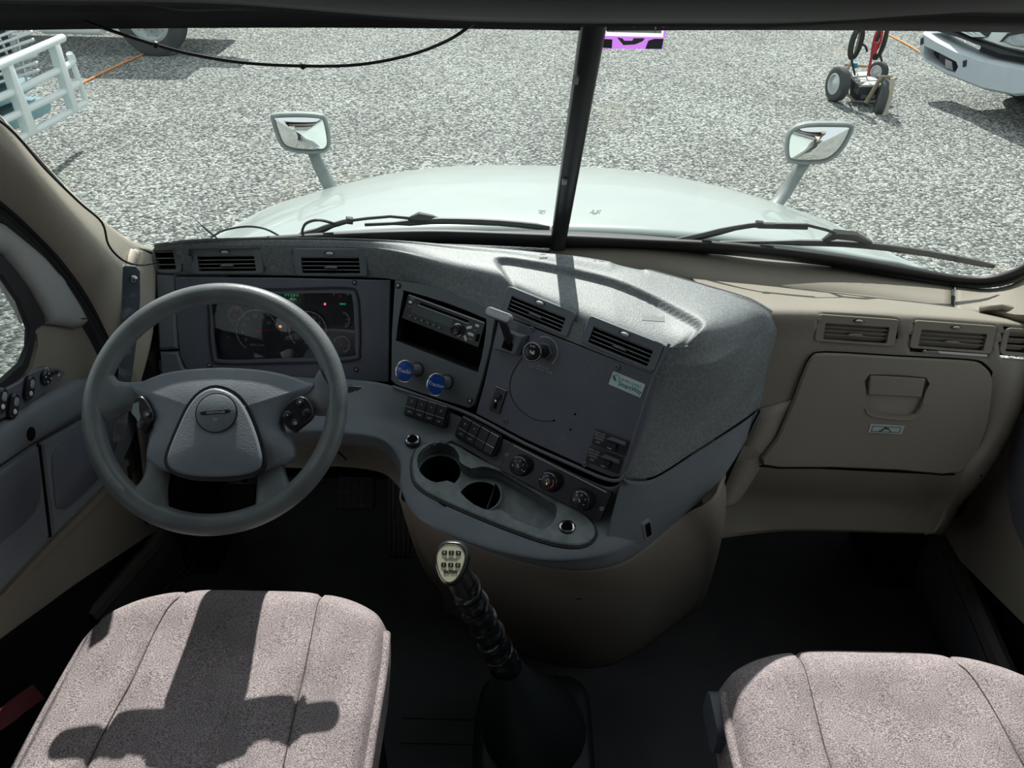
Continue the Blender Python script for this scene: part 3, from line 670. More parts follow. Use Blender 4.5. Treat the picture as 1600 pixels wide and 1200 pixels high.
for q in ((905, 933, .42), (1160, 742, 1.215)):
    p = pt(q); s = MB().lathe([(.001, -.004), (.008, -.002), (.009, .003), (.004, .006)], 12, frame(p, (0.1, -.9, .2)), sy=.4); wpart(dash, MD, 'screw_cap', s, BLACK)
# passenger side
c0 = [(860, 386), (1000, 389), (1110, 397), (1200, 406), (1300, 417), (1400, 433), (1490, 447)]
c1 = [(860, 410, .88), (1000, 418, .876), (1110, 437, .872), (1200, 447, .87), (1300, 456, .87), (1400, 467, .87), (1490, 480, .87)]
s = MB().loft([[W(u, v, .012) for u, v in c0], [pt(q) for q in c1], [pt(q) + V((0, -.01, -.03)) for q in c1]], 4, 3); wpart(dash, MD, 'defrost_ledge', s, BEIGE, solid=.003)
cols = [[(1080, 433, .872), (1100, 452, .9), (1130, 484, 'g'), (1130, 530, 'g'), (1130, 600, 'g'), (1120, 670, 'g'), (1105, 727, 'g'), (1105, 780, .52), (1110, 838, .45)],
        [(1200, 447, .872), (1225, 468, .912), (1240, 488, 'g'), (1240, 530, 'g'), (1240, 603, 'g'), (1220, 672, 'g'), (1190, 729, 'g'), (1200, 779, .52), (1215, 824, .45)],
        [(1300, 456, .872), (1315, 474, .914), (1325, 492, 'g'), (1325, 535, 'g'), (1325, 608, 'g'), (1320, 676, 'g'), (1310, 733, 'g'), (1315, 782, .52), (1320, 824, .45)],
        [(1400, 467, .872), (1415, 484, .915), (1425, 499, 'g'), (1430, 540, 'g'), (1430, 610, 'g'), (1425, 680, 'g'), (1410, 736, 'g'), (1400, 786, .52), (1390, 826, .45)],
        [(1490, 480, .872), (1505, 492, .912), (1520, 506, 'g'), (1530, 548, 'g'), (1530, 610, 'g'), (1515, 680, 'g'), (1480, 740, 'g'), (1458, 787, .52), (1430, 827, .45)],
        [(1570, 492, .872), (1585, 502, .905), (1597, 512, 'g'), (1599, 553, 'g'), (1597, 608, 'g'), (1575, 674, 'g'), (1533, 743, 'g'), (1495, 785, .53), (1445, 828, .45)],
        [(1640, 500, .872), (1650, 510, .895), (1660, 520, 'g'), (1650, 560, 1.34), (1625, 620, 1.42), (1590, 680, 1.42), (1545, 745, 1.40), (1505, 787, 1.35), (1460, 830, 1.30)]]
R = rowsof(cols); R.append([p + V((0, .35, .03)) for p in R[-1]])
s = MB().loft(R, 12, 6); cut_all(s); wpart(dash, MD, 'passenger_cover', s, BEIGE, solid=.003)
s = MB().tube([P(u, v, pl=FG @ T(0, 0, .002)) for u, v in ((1186, 728), (1280, 731), (1400, 737), (1534, 743))], .0022, 6, sub=3); wpart(dash, MD, 'panel_gap', s, VOID)
GB0 = [(1291, 552), (1400, 558), (1512, 564), (1535, 571), (1549, 589), (1549, 618), (1545, 650), (1533, 690), (1500, 738), (1400, 734), (1300, 730), (1192, 726), (1214, 685), (1238, 630), (1253, 590), (1268, 560)]
GB0b = [(1289, 546), (1400, 552), (1514, 558), (1541, 566), (1556, 588), (1555, 618), (1551, 652), (1539, 692), (1504, 741), (1400, 737), (1300, 733), (1186, 729), (1208, 685), (1232, 630), (1247, 587), (1262, 555)]
GB, GBb = smooth(GB0, 3), smooth([((a[0] * 1.35 + b[0]) / 2.35, (a[1] * 1.35 + b[1]) / 2.35) for a, b in zip(GB0b, GB0)], 3)
wpart(dash, MD, 'door_gap', px(FG, GBb, [(0, 0), (0, .003)], 0, 1), VOID)
hs = LL(FG, smooth([(1358, 585), (1447, 590), (1446, 612), (1436, 640), (1420, 650), (1372, 646), (1354, 638), (1353, 610)], 2), .012)
door = wpart(dash, MD, 'glovebox_door', MB().prism(LL(FG, GB, .01), [(0, .003), (0, .010), (.003, .0135)], FG, [hs]), BEIGE)
wpart(dash, MD, 'handle_well', px(FG, [(1345, 578), (1455, 582), (1455, 655), (1345, 650)], [(0, .0032), (0, .0038)]), BEIGED, door)
s = MB().prism(LL(FG, [(1359, 586), (1446, 591), (1440, 621), (1356, 617)], .012), [(0, .006), (0, .012), (.002, .0145)], FG); wpart(dash, MD, 'handle', s, BEIGE, door, bev=.001)
q = smooth(LL(FG, [(1353, 638), (1356, 646), (1372, 652), (1420, 656), (1437, 646), (1444, 630)], .014), 3, False)
wpart(dash, MD, 'handle_rim', MB().tube([(a, b, .0135) for a, b in q], .0025, 6, FG), BEIGE, door)
# badge on the glovebox
F = at(FG, 1384, 670.5, .014, -2); t = thing('glovebox_badge', 'silver badge with a black mountain outline below the glovebox handle', 'badge', F)
obj('plate', MB().prism([(-.036, -.009), (.033, -.009), (.037, .009), (-.033, .009)], [(0, 0), (0, .001), (.0006, .0016)]), mat('silver_badge', (.42, .5, .47), .35), t)
obj('outline', MB().prism([(-.031, -.0062), (.028, -.0062), (.031, .0062), (-.028, .0062)], [(0, .0016), (0, .0019)], holes=[[(-.0295, -.005), (.0268, -.005), (.0295, .005), (-.0268, .005)]]), BLACK, t)
obj('mountain_print', MB().prism([(-.018, -.0062), (-.012, -.003), (-.008, .0), (-.004, .0035), (-.001, .0055), (.001, .003), (.004, .0035), (.007, .0), (.010, -.003), (.013, -.0062), (.010, -.0055), (.006, -.001), (.003, .0), (.0, .0005), (-.003, .001), (-.006, -.002), (-.010, -.0045)], [(0, .0019), (0, .0022)]), BLACK, t)
wpart(dash, MD, 'panel_gap', MB().tube([q + V((0, .004, -.004)) for q in (W(1491, 447, .006), P(1491, 463, Z=.885), P(1491, 481, Z=.868))], .0038, 6), BLACK)
wpart(dash, MD, 'vent_backing', MB().box(.50, .075, .006, quadF(FG, [(1275, 490), (1552, 509), (1552, 553), (1275, 533)])[0] @ T(.03, 0, -.048)), VOID)
# brown wedge at the far right
solo('grab_wedge', MB().loft([[pt((1530, 486, .89)), pt((1565, 480, .915)), pt((1584, 490, .91))], [pt((1530, 487, .88)), pt((1570, 493, .88)), pt((1584, 500, .88))]], 2, 2), BEIGED, 'brown plastic wedge on the dash end by the passenger pillar', 'trim piece', solid=.01)
# ------------------------------------------------------------------ driver cluster plate and left posts
s = MB().prism(LL(FD, smooth([(274, 433), (440, 434), (611, 438), (609, 520), (608, 597), (480, 592), (320, 588), (292, 576), (282, 555), (277, 500)], 1)), [(0, -.006), (0, .002), (.002, .004)], FD,
               [LL(FD, smooth([(340, 461), (440, 459), (538, 458), (551, 466), (554, 500), (555, 545), (546, 557), (440, 560), (350, 562), (338, 550), (334, 500)], 3))])
wpart(dash, MD, 'cluster_plate', s, PANEL)
s = MB().tube([(a, b, .0045) for a, b in smooth(LL(FD, [(336, 455), (440, 452), (540, 450), (558, 460), (562, 500), (562, 548), (550, 563), (440, 567), (346, 568), (331, 555), (327, 500)], .004), 4)], .0026, 6, FD, closed=True)
wpart(dash, MD, 'cluster_rim', s, BLACKP)
s = MB().prism(LL(FD, [(243, 427), (273, 429), (279, 545), (249, 547)]), [(0, -.05), (0, .0), (.006, .007)], FD); wpart(dash, MD, 'side_post', s, DASH)
s = MB().prism(LL(FD, [(250, 549), (279, 549), (287, 573), (305, 587), (340, 592), (340, 640), (256, 640)]), [(0, -.05), (0, .0), (.005, .006)], FD); wpart(dash, MD, 'side_post_foot', s, DASH)
s = MB().box(.75, .26, .01, FD @ T(0, -.12, -.05)); wpart(dash, MD, 'backing', s, VOID)
def screw(F, u, v, r=.0055, root=dash, Mr=MD, m=BLACKP):
    Fa = at(F, u, v, .003); a = wpart(root, Mr, 'screw', MB().lathe([(r * .5, -.004), (r, -.001), (r, .002), (r * .8, .0032)], 12, Fa), m)
    wpart(root, Mr, 'screw_socket', MB().lathe([(r * .42, .0030), (r * .42, .0036)], 6, Fa), GREYP if m is BLACKP else BLACK, a)
for u, v in ((554, 441), (557, 577), (328, 570)): screw(FD, u, v)
# ------------------------------------------------------------------ instrument cluster
Fc = at(FD, 444, 508, -.016); t = thing('instrument_cluster', 'instrument cluster with round gauges behind the steering wheel', 'gauge cluster', Fc)
def loc(F, u, v, c=0): return F.inverted() @ P(u, v, pl=F @ T(0, 0, c))
def lc(u, v, c=0): q = loc(Fc, u, v, c); return (q.x, q.y)
obj('dial_face', MB().prism([lc(*q) for q in ((325, 450), (565, 448), (567, 572), (325, 574))], [(0, -.004), (0, 0)]), GAUGE, t)
obj('upper_band', MB().prism([lc(*q) for q in ((400, 450), (565, 448), (563, 475), (425, 477), (398, 462))], [(0, .0005), (0, .0015)]), GAUGE2, t)
sd = MB()
for q in ((lambda o: o)(smooth([(338, 459), (440, 457), (540, 456), (554, 466), (557, 500), (557, 547), (546, 559), (440, 562), (348, 564), (336, 550), (332, 500)], 3)),):
    o_ = LL(FD, q); n = len(o_); sd.add([(x, y, .002) for x, y in o_] + [(x, y, -.018) for x, y in o_], [(i, (i + 1) % n, n + (i + 1) % n, n + i) for i in range(n)], FD)
wpart(t, Fc, 'dial_surround', sd, BLACKP)
px1 = .00136
def arc(r0, r1, a0, a1, n=20):
    o = [(r1 * math.cos(math.radians(a0 + (a1 - a0) * i / n)), r1 * math.sin(math.radians(a0 + (a1 - a0) * i / n))) for i in range(n + 1)]
    return o + [(r0 * math.cos(math.radians(a1 + (a0 - a1) * i / n)), r0 * math.sin(math.radians(a1 + (a0 - a1) * i / n))) for i in range(n + 1)]
def gauge(u, v, r, nums, needle, cap='', arcspan=(225, -45), pod=True, aw=.004, nh=.0055):
    x, y = lc(u, v); G = T(x, y, 0)
    g = obj('gauge', MB().prism(circ(r, 36), [(0, .0), (0, .002)], G), GAUGE2, t)
    obj('scale_ring', MB().prism(arc(r * .93 - aw * .45, r * .93, *arcspan), [(0, .002), (0, .0024)], G), WHITE if aw > .003 else GREYP, g)
    tk = MB(); a0, a1 = arcspan
    for i in range(13): a = math.radians(a0 + (a1 - a0) * i / 12); tk.box(aw * 1.2, .0012, .0004, G @ T(math.cos(a) * (r * .93 - aw * .6), math.sin(a) * (r * .93 - aw * .6), .0026) @ Matrix.Rotation(a, 4, 'Z'))
    obj('ticks', tk, WHITE, g)
    nm = MB()
    for k, s_ in enumerate(nums):
        a = math.radians(a0 + (a1 - a0) * (k + .5) / len(nums)); nm.text(s_, nh, .0024, G @ T(math.cos(a) * r * .64, math.sin(a) * r * .64, 0))
    if cap: nm.text(cap, nh * .75, .0024, G @ T(0, -r * .62, 0))
    if nums or cap: obj('numerals', nm, WHITE, g)
    if needle is not None:
        a = math.radians(needle); obj('needle', MB().box(r * .75, .0018, .001, G @ Matrix.Rotation(a, 4, 'Z') @ T(r * .34, 0, .004)).lathe([(.004, .003), (.004, .005)], 12, G), REDL, g)
gauge(402, 517, .052, ['0', '5', '10', '15', '20', '25', '30'], 8, 'RPM X100', (235, 20), nh=.007)
gauge(481, 516, .047, ['5', '15', '25', '35', '45', '55', '65', '75', '85'], 222, 'MPH', (225, -40), nh=.007)
gauge(533, 463, .020, ['', 'E', 'F'], 145, '', (170, 10), nh=.004)
gauge(534, 500, .021, ['', '60', '30'], None, '', (75, -60), nh=.004)
gauge(534, 538, .021, ['0', '150'], 350, '', (160, -70), nh=.004)
gauge(369, 492, .020, ['', '100', '250', ''], 55, 'WATER', (250, -20), aw=.0035, nh=.004)
gauge(368, 531, .020, [], None, '', (160, 159), nh=.004)
gauge(370, 462, .018, ['', '40'], None, '', (250, 200), nh=.004)
x, y = lc(452, 463); o = obj('trip_display', MB().box(.075, .030, .002, T(x, y, .002)), LCD, t)
obj('display_digits', MB().text('0 0 0 0 0', .006, .003, T(x + .006, y + .003, 0)).text('MILES', .004, .003, T(x + .01, y - .006, 0)), GREEN, o)
x, y = lc(536, 475); obj('gear_lamps', MB().text('0000', .0042, .003, T(x, y, 0), sx=1.2), GREEN, t)
x, y = lc(508, 475); obj('warning_lamp', MB().lathe([(.0026, .001), (.0022, .003), (.0005, .004)], 12, T(x, y, 0)), REDE, t)
x, y = lc(438, 510); obj('amber_lamp', MB().lathe([(.003, .001), (.002, .003)], 8, T(x, y, 0), sx=1.3), ORE, t)
wpart(t, Fc, 'lens', MB().prism(LL(FD, smooth([(338, 459), (440, 457), (540, 456), (554, 466), (557, 500), (557, 547), (546, 559), (440, 562), (348, 564), (336, 550), (332, 500)], 3)), [(0, -.0015), (0, -.001)], FD), LENS)
# ------------------------------------------------------------------ centre panel plates
RO = [(617, 438), (660, 444), (700, 455), (740, 472), (776, 489), (768, 540), (752, 600), (742, 632), (733, 638), (680, 622), (620, 602), (611, 594), (612, 520)]
hole = LL(FP, smooth([(636, 455), (700, 474), (752, 495), (760, 503), (756, 540), (748, 576), (741, 580), (690, 560), (626, 535), (619, 528), (624, 490), (630, 458)], 2), .004)
wpart(dash, MD, 'radio_bezel', MB().prism(LL(FP, RO, .002), [(0, -.012), (0, .001), (.002, .004)], FP, [hole]), mat('bezel_grey', (.105, .12, .13), .42, bump=.2, bscale=500))
n = len(hole); hole = ccw(hole); s = MB().add([(x, y, .002) for x, y in hole] + [(x * 1, y * 1, -.05) for x, y in hole], [(i, (i + 1) % n, n + (i + 1) % n, n + i) for i in range(n)] + [tuple(range(n, 2 * n))], FP)
wpart(dash, MD, 'radio_pocket', s, BLACK)
SP = [(781, 491), (830, 511), (890, 535), (960, 562), (1032, 588), (1015, 640), (998, 690), (978, 738), (970, 746), (955, 745), (900, 722), (820, 686), (744, 646), (757, 600), (770, 540)]
wpart(dash, MD, 'switch_plate', MB().prism(LL(FP, SP), [(0, -.012), (0, .0), (.002, .002)], FP), PANEL)
wpart(dash, MD, 'centre_backing', MB().box(.62, .34, .01, FP @ T(-.27, -.15, -.055)), VOID)
for u, v in ((623, 446), (735, 626)): screw(FP, u, v, .007)
for u, v in ((831, 514), (964, 573), (789, 657), (914, 725)): screw(FP, u, v, .0055, m=DASH)
wpart(dash, MD, 'panel_bead', MB().tube([P(u, v, pl=FP @ T(0, 0, .003)) for u, v in ((614, 604), (680, 627), (740, 650), (820, 693), (900, 729), (945, 748), (968, 750), (978, 738))], .0035, 8, sub=3), DASH)
# scratches in the plate
s = MB().tube([P(u, v, pl=FP @ T(0, 0, .0022)) for u, v in ((815, 560), (800, 585), (797, 612), (810, 638), (838, 656), (866, 658))], .0009, 5, sub=4); solo('thin_string', s, BLACK, 'thin black string curving down the panel from the pull knob', 'string')
F = at(FP, 868, 657, .0025); m = MB()
for q in ((0, 0), (.012, -.012), (-.05, .035), (-.045, -.06)): pass
for u, v in ((899, 647), (892, 671), (866, 657)): wpart(dash, MD, 'drilled_hole', MB().lathe([(.0026, .001), (.0022, .0028)], 8, at(FP, u, v, .0)), VOID)
m = MB()
for k in range(26):
    a = random.uniform(0, 6.28); r_ = random.uniform(.006, .02); u, v = random.choice(((920, 575), (963, 635), (905, 650), (885, 690), (918, 585)))
    Fx = at(FP, u, v, .0022); m.box(random.uniform(.001, .005), .0012, .0002, Fx @ T(r_ * math.cos(a), r_ * math.sin(a), 0) @ Matrix.Rotation(random.uniform(0, 3), 4, 'Z'))
wpart(dash, MD, 'scuff_marks', m, mat('scuff_grey', (.20, .21, .24), .6), kind='stuff')
# ------------------------------------------------------------------ radio
F, w_, h_ = quadF(FP, [(638, 459), (758, 502), (751, 545), (630, 497)], -.004)
t = thing('car_radio', 'black car stereo with disc slot and round volume knob', 'radio', F)
obj('face', MB().rbox(w_, h_, -.02, .004, .003, .0015), BLACKP, t)
obj('top_strip', MB().box(w_ * .97, .0022, .001, T(0, h_ * .46, .0045)), GREYP, t)
obj('disc_slot', MB().box(w_ * .62, .005, .001, T(-.002, h_ * .30, .0045)), VOID, t)
obj('slot_edge', MB().box(w_ * .66, .0012, .0015, T(-.002, h_ * .22, .0047)), GREYP, t)
obj('display', MB().rbox(w_ * .54, h_ * .36, .004, .005, .002, .0004, T(-w_ * .14, h_ * .02, 0)), LCD, t)
for k in range(6): b = obj('preset_button', MB().rbox(.0115, .0055, .004, .0055, .001, .0004, T(-w_ * .40 + k * .0152, -h_ * .30, 0)), BLACKP, t); obj('button_print', MB().text(str(k + 1), .0035, .0056, T(-w_ * .40 + k * .0152, -h_ * .30, 0), sx=1.5), GREYP, b)
k_ = obj('volume_knob', MB().lathe([(.012, .003), (.0115, .016), (.010, .018), (.0085, .0185), (.006, .017)], 28, T(w_ * .21, -h_ * .14, 0)), BLACKP, t)
obj('knob_ring', MB().lathe([(.0130, .003), (.0132, .006), (.0124, .0065)], 28, T(w_ * .21, -h_ * .14, 0)), CHROME, k_)
for x, y, a, l in ((.335, .10, 28, .013), (.375, -.12, 0, .015), (.325, -.33, -50, .012)): obj('side_button', MB().rbox(l, .0055, .004, .006, .002, .0006, T(w_ * x, h_ * y, 0) @ Matrix.Rotation(math.radians(a), 4, 'Z')), WHITE, t)
obj('eject_button', MB().rbox(.009, .005, .004, .006, .001, .0005, T(w_ * .42, h_ * .27, 0)), WHITE, t)
obj('source_button', MB().rbox(.008, .005, .004, .006, .001, .0005, T(-w_ * .44, h_ * .22, 0)), WHITE, t)
obj('face_print', MB().text('AUDIO', .0028, .0048, T(-w_ * .43, h_ * .37, 0)).text('MP3', .0025, .0048, T(-w_ * .44, h_ * .04, 0)).text('SRC', .0025, .0048, T(w_ * .41, h_ * .07, 0)).text('BAND', .0025, .0048, T(w_ * .39, -h_ * .30, 0)), GREYP, t)
obj('aux_cover', MB().rbox(.008, .016, .004, .0052, .001, .0004, T(w_ * .46, -h_ * .15, 0)), VOID, t)
# ------------------------------------------------------------------ air brake pull knobs
def pull(uv0, uvd, label, word):
    Fd = at(FP, *uv0, .003); t = thing('brake_valve_knob', label, 'knob', Fd, 'blue air brake pull knobs')
    tip = P(*uvd, pl=FP @ T(0, 0, .045)); tl = Fd.inverted() @ tip
    obj('collar', MB().lathe([(.0165, -.002), (.0165, .001), (.014, .002)], 24), BLACK, t)
    obj('stem', MB().lathe([(.0115, 0), (.0118, .012), (.0085, .018), (.0075, .032), (.009, .040)], 20, T(tl.x * .35, tl.y * .35, 0)), DASH, t)
    D = T(tl.x * .45, tl.y * .45, .040)
    D = Fd.inverted() @ frame(tip - (CAM - tip).normalized() * .004, (CAM - tip).normalized() * .55 + FP.col[2].xyz * .45)
    d = obj('disc', MB().lathe([(.010, -.006), (.0205, -.003), (.0225, .0), (.0222, .003), (.020, .0042)], 32, D, sx=.92, sy=1.05), CHROME, t)
    f = obj('blue_face', MB().lathe([(.0196, .0040), (.0196, .0046), (.015, .0050), (.001, .0052)], 32, D, sx=.92, sy=1.05), BLUE, t)
    obj('script_print', MB().text(word, .0078, .0053, D @ Matrix.Rotation(math.radians(-8), 4, 'Z') @ Matrix(((1, .25, 0, 0), (0, 1, 0, 0), (0, 0, 1, 0), (0, 0, 0, 1)))), WHITE, f)
    wpart(t, Fd, 'disc_stem', MB().tube([Fd @ V((0, 0, .0)), Fd @ V((0, 0, .03)), tip - FP.col[2].xyz * .006], [.0115, .0105, .0095], 16), DASH)
pull((653, 577), (633, 580), 'round blue air brake knob nearer the steering wheel', 'Trailer')
pull((699, 596), (682, 601), 'round blue air brake knob beside the radio bezel screw', 'Tractor')
# black pull knob (air suspension)
F0 = at(FP, 850, 549, .002); t = thing('pull_knob', 'black round pull knob with hex nut left of centre under the slanted vent', 'knob', F0)
obj('hex_nut', MB().prism(circ(.0185, 6), [(0, 0), (0, .005), (.001, .006)]), mat('nut_grey', (.13, .14, .145), .4), t)
obj('thread', MB().lathe([(.0135, .005), (.0135, .010), (.0105, .011), (.0095, .022)], 20), BLACKP, t)
tip = P(832, 550, pl=FP @ T(0, 0, .042)); D = F0.inverted() @ frame(tip, (CAM - tip).normalized() * .5 + FP.col[2].xyz * .5)
wpart(t, F0, 'stem', MB().tube([F0 @ V((0, 0, .01)), tip - FP.col[2].xyz * .006], [.0085, .0085], 14), BLACKP)
h = obj('knob_head', MB().lathe([(.014, -.014), (.019, -.004), (.020, .0), (.0195, .003), (.017, .005), (.001, .0055)], 32, D), BLACKP, t)
obj('knob_ring', MB().prism(arc(.0168, .0178, 0, 350, 40), [(0, .005), (0, .0058)], D), GREYP, h)
m_ = MB().text('PULL', .0035, .0058, D @ T(0, .011, 0)); m_.prism([(-.004, .003), (-.001, .003), (-.001, .0), (.002, .0), (.002, .003), (.005, .003), (.005, -.004), (-.001, -.004), (-.001, -.002), (-.004, -.002)], [(0, .0055), (0, .0060)], D); obj('knob_print', m_, WHITE, h)
m_ = MB()
for i in range(17): a = math.radians(118 - i * 9.5); m_.box(.0038, .0022, .0003, T(.0292 * math.cos(a), .0292 * math.sin(a), .0008) @ Matrix.Rotation(a + 1.57, 4, 'Z'))
m_.text('AIR SLIDE', .0042, .0008, T(.006, -.031, 0)).text('5TH WHEEL LOCK', .0042, .0008, T(.004, -.037, 0)); obj('plate_print', m_, GREYP, t)
# ------------------------------------------------------------------ trailer brake lever
F0 = at(FP, 801, 535, .002); t = thing('trailer_brake_lever', 'hand lever marked trailer brake with pale grip right of the radio', 'brake lever', F0)
obj('housing', MB().prism(LL(F0, [(787, 510), (813, 521), (826, 524), (811, 556), (777, 546), (780, 527)]), [(0, 0), (0, .012), (.004, .018)], holes=[]), DASH, t)
obj('slot_plate', MB().prism(LL(F0, [(788, 531), (802, 537), (799, 549), (784, 543)], .018), [(0, .017), (0, .0195)]), VOID, t)
g0, g1 = P(797, 534, pl=F0 @ T(0, 0, .012)), P(783, 497, pl=F0 @ T(0, 0, .060))
wpart(t, F0, 'arm', MB().tube([g0, g0.lerp(g1, .5), g1], [.009, .008, .007], 12), BLACKP)
ga, gb = P(762, 486, pl=F0 @ T(0, 0, .062)), P(797, 499, pl=F0 @ T(0, 0, .062)); gc = (ga + gb) / 2
D = F0.inverted() @ (lambda X_, N_: Matrix((X_, N_.cross(X_), N_)).transposed().to_4x4())( (gb - ga).normalized(), ((CAM - gc) - (CAM - gc).project(gb - ga)).normalized())
D.translation = F0.inverted() @ gc
gl_ = (gb - ga).length + .008
h = obj('grip', MB().prism(rr(gl_, .020, .010, 6), [(.003, -.010), (0, -.005), (0, .002), (.002, .005)], D), mat('grip_grey', (.20, .225, .23), .3), t)
obj('grip_plate', MB().prism(rr(gl_ - .006, .013, .0065, 6), [(0, .005), (0, .0058)], D), GREYP, h)
obj('grip_lettering', MB().text('TRAILER BRAKE', .0052, .006, D, sx=.92, bold=.00015), WHITE, h)
# lock switch
F0, w_, h_ = quadF(FP, [(776, 603), (792, 610), (782, 647), (766, 640)], .002); t = thing('key_switch', 'narrow black switch plate with a small key cylinder', 'switch', F0)
obj('plate', MB().rbox(w_, h_, 0, .004, .002, .001), BLACKP, t); obj('top_edge', MB().box(w_, .0015, .001, T(0, h_ / 2, .004)), GREYP, t)
obj('paddle', MB().lathe([(.007, .004), (.006, .008), (.003, .010)], 14, T(0, h_ * .15, 0)), BLACK, t); obj('pivot', MB().lathe([(.0028, .008), (.002, .0115)], 10, T(-.001, -h_ * .02, 0)), CHROME, t)
obj('lower_slot', MB().rbox(.007, .014, .003, .005, .003, .0005, T(-.001, -h_ * .25, 0)), VOID, t)
# diff lock rockers
for q, lab in (([(932, 670), (983, 687), (976, 712), (925, 692)], 'black guarded rocker switch above its twin at the panel corner'), ([(923, 697), (973, 714), (966, 741), (916, 719)], 'black guarded rocker switch below its twin at the panel corner')):
    F0, w_, h_ = quadF(FP, q, .002); t = thing('guarded_switch', lab, 'switch', F0, 'guarded rocker switches')
    obj('plate', MB().rbox(w_, h_, 0, .004, .002, .001), BLACKP, t)
    obj('rocker', MB().prism([(-.004, -h_ * .38), (.016, -h_ * .38), (.016, h_ * .1), (-.004, h_ * .1)], [(0, .004), (.001, .010)]), BLACKP, t)
    obj('guard', MB().prism([(-.008, h_ * .1), (w_ * .46, h_ * .1), (w_ * .46, h_ * .36), (.0, h_ * .36)], [(0, .004), (.003, .016)]), PANEL, t)
    obj('cover_print', MB().text('AXLE LOCK', .0036, .0042, T(-w_ * .33, h_ * .30, 0), sx=.8).text('TRACTION', .0036, .0042, T(-w_ * .33, h_ * .12, 0), sx=.8).text('CONTROL', .0036, .0042, T(-w_ * .33, -h_ * .06, 0), sx=.8).text('ON', .0040, .0042, T(-w_ * .33, -h_ * .28, 0)), GREYP, t)
    obj('indicator', MB().box(.009, .0016, .001, T(.004, -h_ * .34, .010)), GREYP, t)
# sticker
F0, w_, h_ = quadF(FP, [(958, 580), (1008, 600), (1001, 622), (951, 600)], .0022); t = thing('dash_sticker', 'white sticker reading SmartWay on the dark centre panel', 'sticker', F0)
obj('backing', MB().rbox(w_, h_, 0, .0006, .002, .0002), STICK, t)
obj('lettering', MB().text('SmartWay', .0085, .0007, T(w_ * .13, -h_ * .14, 0), bold=.0002, sx=.92), TEALP, t)
obj('small_lettering', MB().text('US EPA Certified', .0048, .0007, T(w_ * .10, h_ * .20, 0), sx=.85), mat('pale_teal_print', (.2, .42, .42), .5), t)
obj('leaf_logo', MB().prism([(-.007, .004), (-.002, .002), (.003, -.004), (.001, -.006), (-.004, -.003)], [(0, .0006), (0, .0010)], T(-w_ * .36, h_ * .10, 0)), GREENP, t)
obj('globe_ring', MB().prism(arc(.0062, .0072, -40, 200), [(0, .0006), (0, .0009)], T(-w_ * .35, h_ * .10, 0)), TEALP, t)
# ------------------------------------------------------------------ switch banks
def bank(F, q, n, label, icons, haz=False):
    F0, w_, h_ = quadF(F, q, .004); t = thing('switch_bank', label, 'switch panel', F0, 'banks of rocker switches')
    obj('housing', MB().rbox(w_, h_, -.012, .002, .007, .0015, n=5), BLACK, t)
    W_, H_ = w_ - .008, h_ - .008; bw = W_ / n
    for k in range(n):
        x = -W_ / 2 + bw * (k + .5)
        b = obj('rocker_switch', MB().prism(rr(bw - .0006, H_ * .58, .0012, 2), [(0, .002), (0, .0065), (.001, .0078)], T(x, H_ * .20, 0)), BLACKP, t)
        obj('rocker_base', MB().prism(rr(bw - .0006, H_ * .36, .0012, 2), [(0, .002), (0, .0052), (.001, .0062)], T(x, -H_ * .30, 0)), BLACKP, b)
        obj('rocker_edge', MB().box(bw - .002, .0014, .0008, T(x, H_ * .485, .0078)).box(bw - .002, .0014, .0008, T(x, -H_ * .105, .0064)), GREYP if k % 2 == 0 else STEEL, b)
        if icons[k]:
            m_ = MB().text(icons[k][0], .0052, .0079, T(x, H_ * .22, 0))
            if icons[k][1]: m_.text(icons[k][1], .0036, .0063, T(x, -H_ * .32, 0), sx=.9)
            obj('switch_print', m_, GREYP, b)
    if haz:
        h = obj('hazard_button', MB().prism(smooth([(-.0145, -.011), (.0145, -.011), (.0155, -.009), (.0015, .016), (-.0015, .016), (-.0155, -.009)], 2), [(0, .006), (0, .011), (.0012, .0125)], T(-.002, -.003, 0)), RED, t)
        obj('hazard_print', MB().prism([(-.0065, -.006), (.0065, -.006), (0, .006)], [(0, .0125), (0, .0129)], T(-.002, -.004, 0), ), WHITE, h)
bank(FH, [(541, 600), (618, 607), (617, 643), (540, 638)], 3, 'black switch bank with red hazard triangle beside the steering wheel', [('C', 'o'), None, ('I', 'PWR')], True)
bank(FB, [(639, 612), (704, 634), (697, 670), (631, 649)], 4, 'black four-switch bank below the blue knobs', [('E', 'ENG'), ('o', 'FAN'), ('=', 'LAMP'), ('A', 'AIR')])
bank(FB, [(723, 645), (784, 680), (773, 717), (711, 682)], 4, 'black four-switch bank above the front cup holder', [('A', 'ATC'), ('=', 'DPF'), None, None])
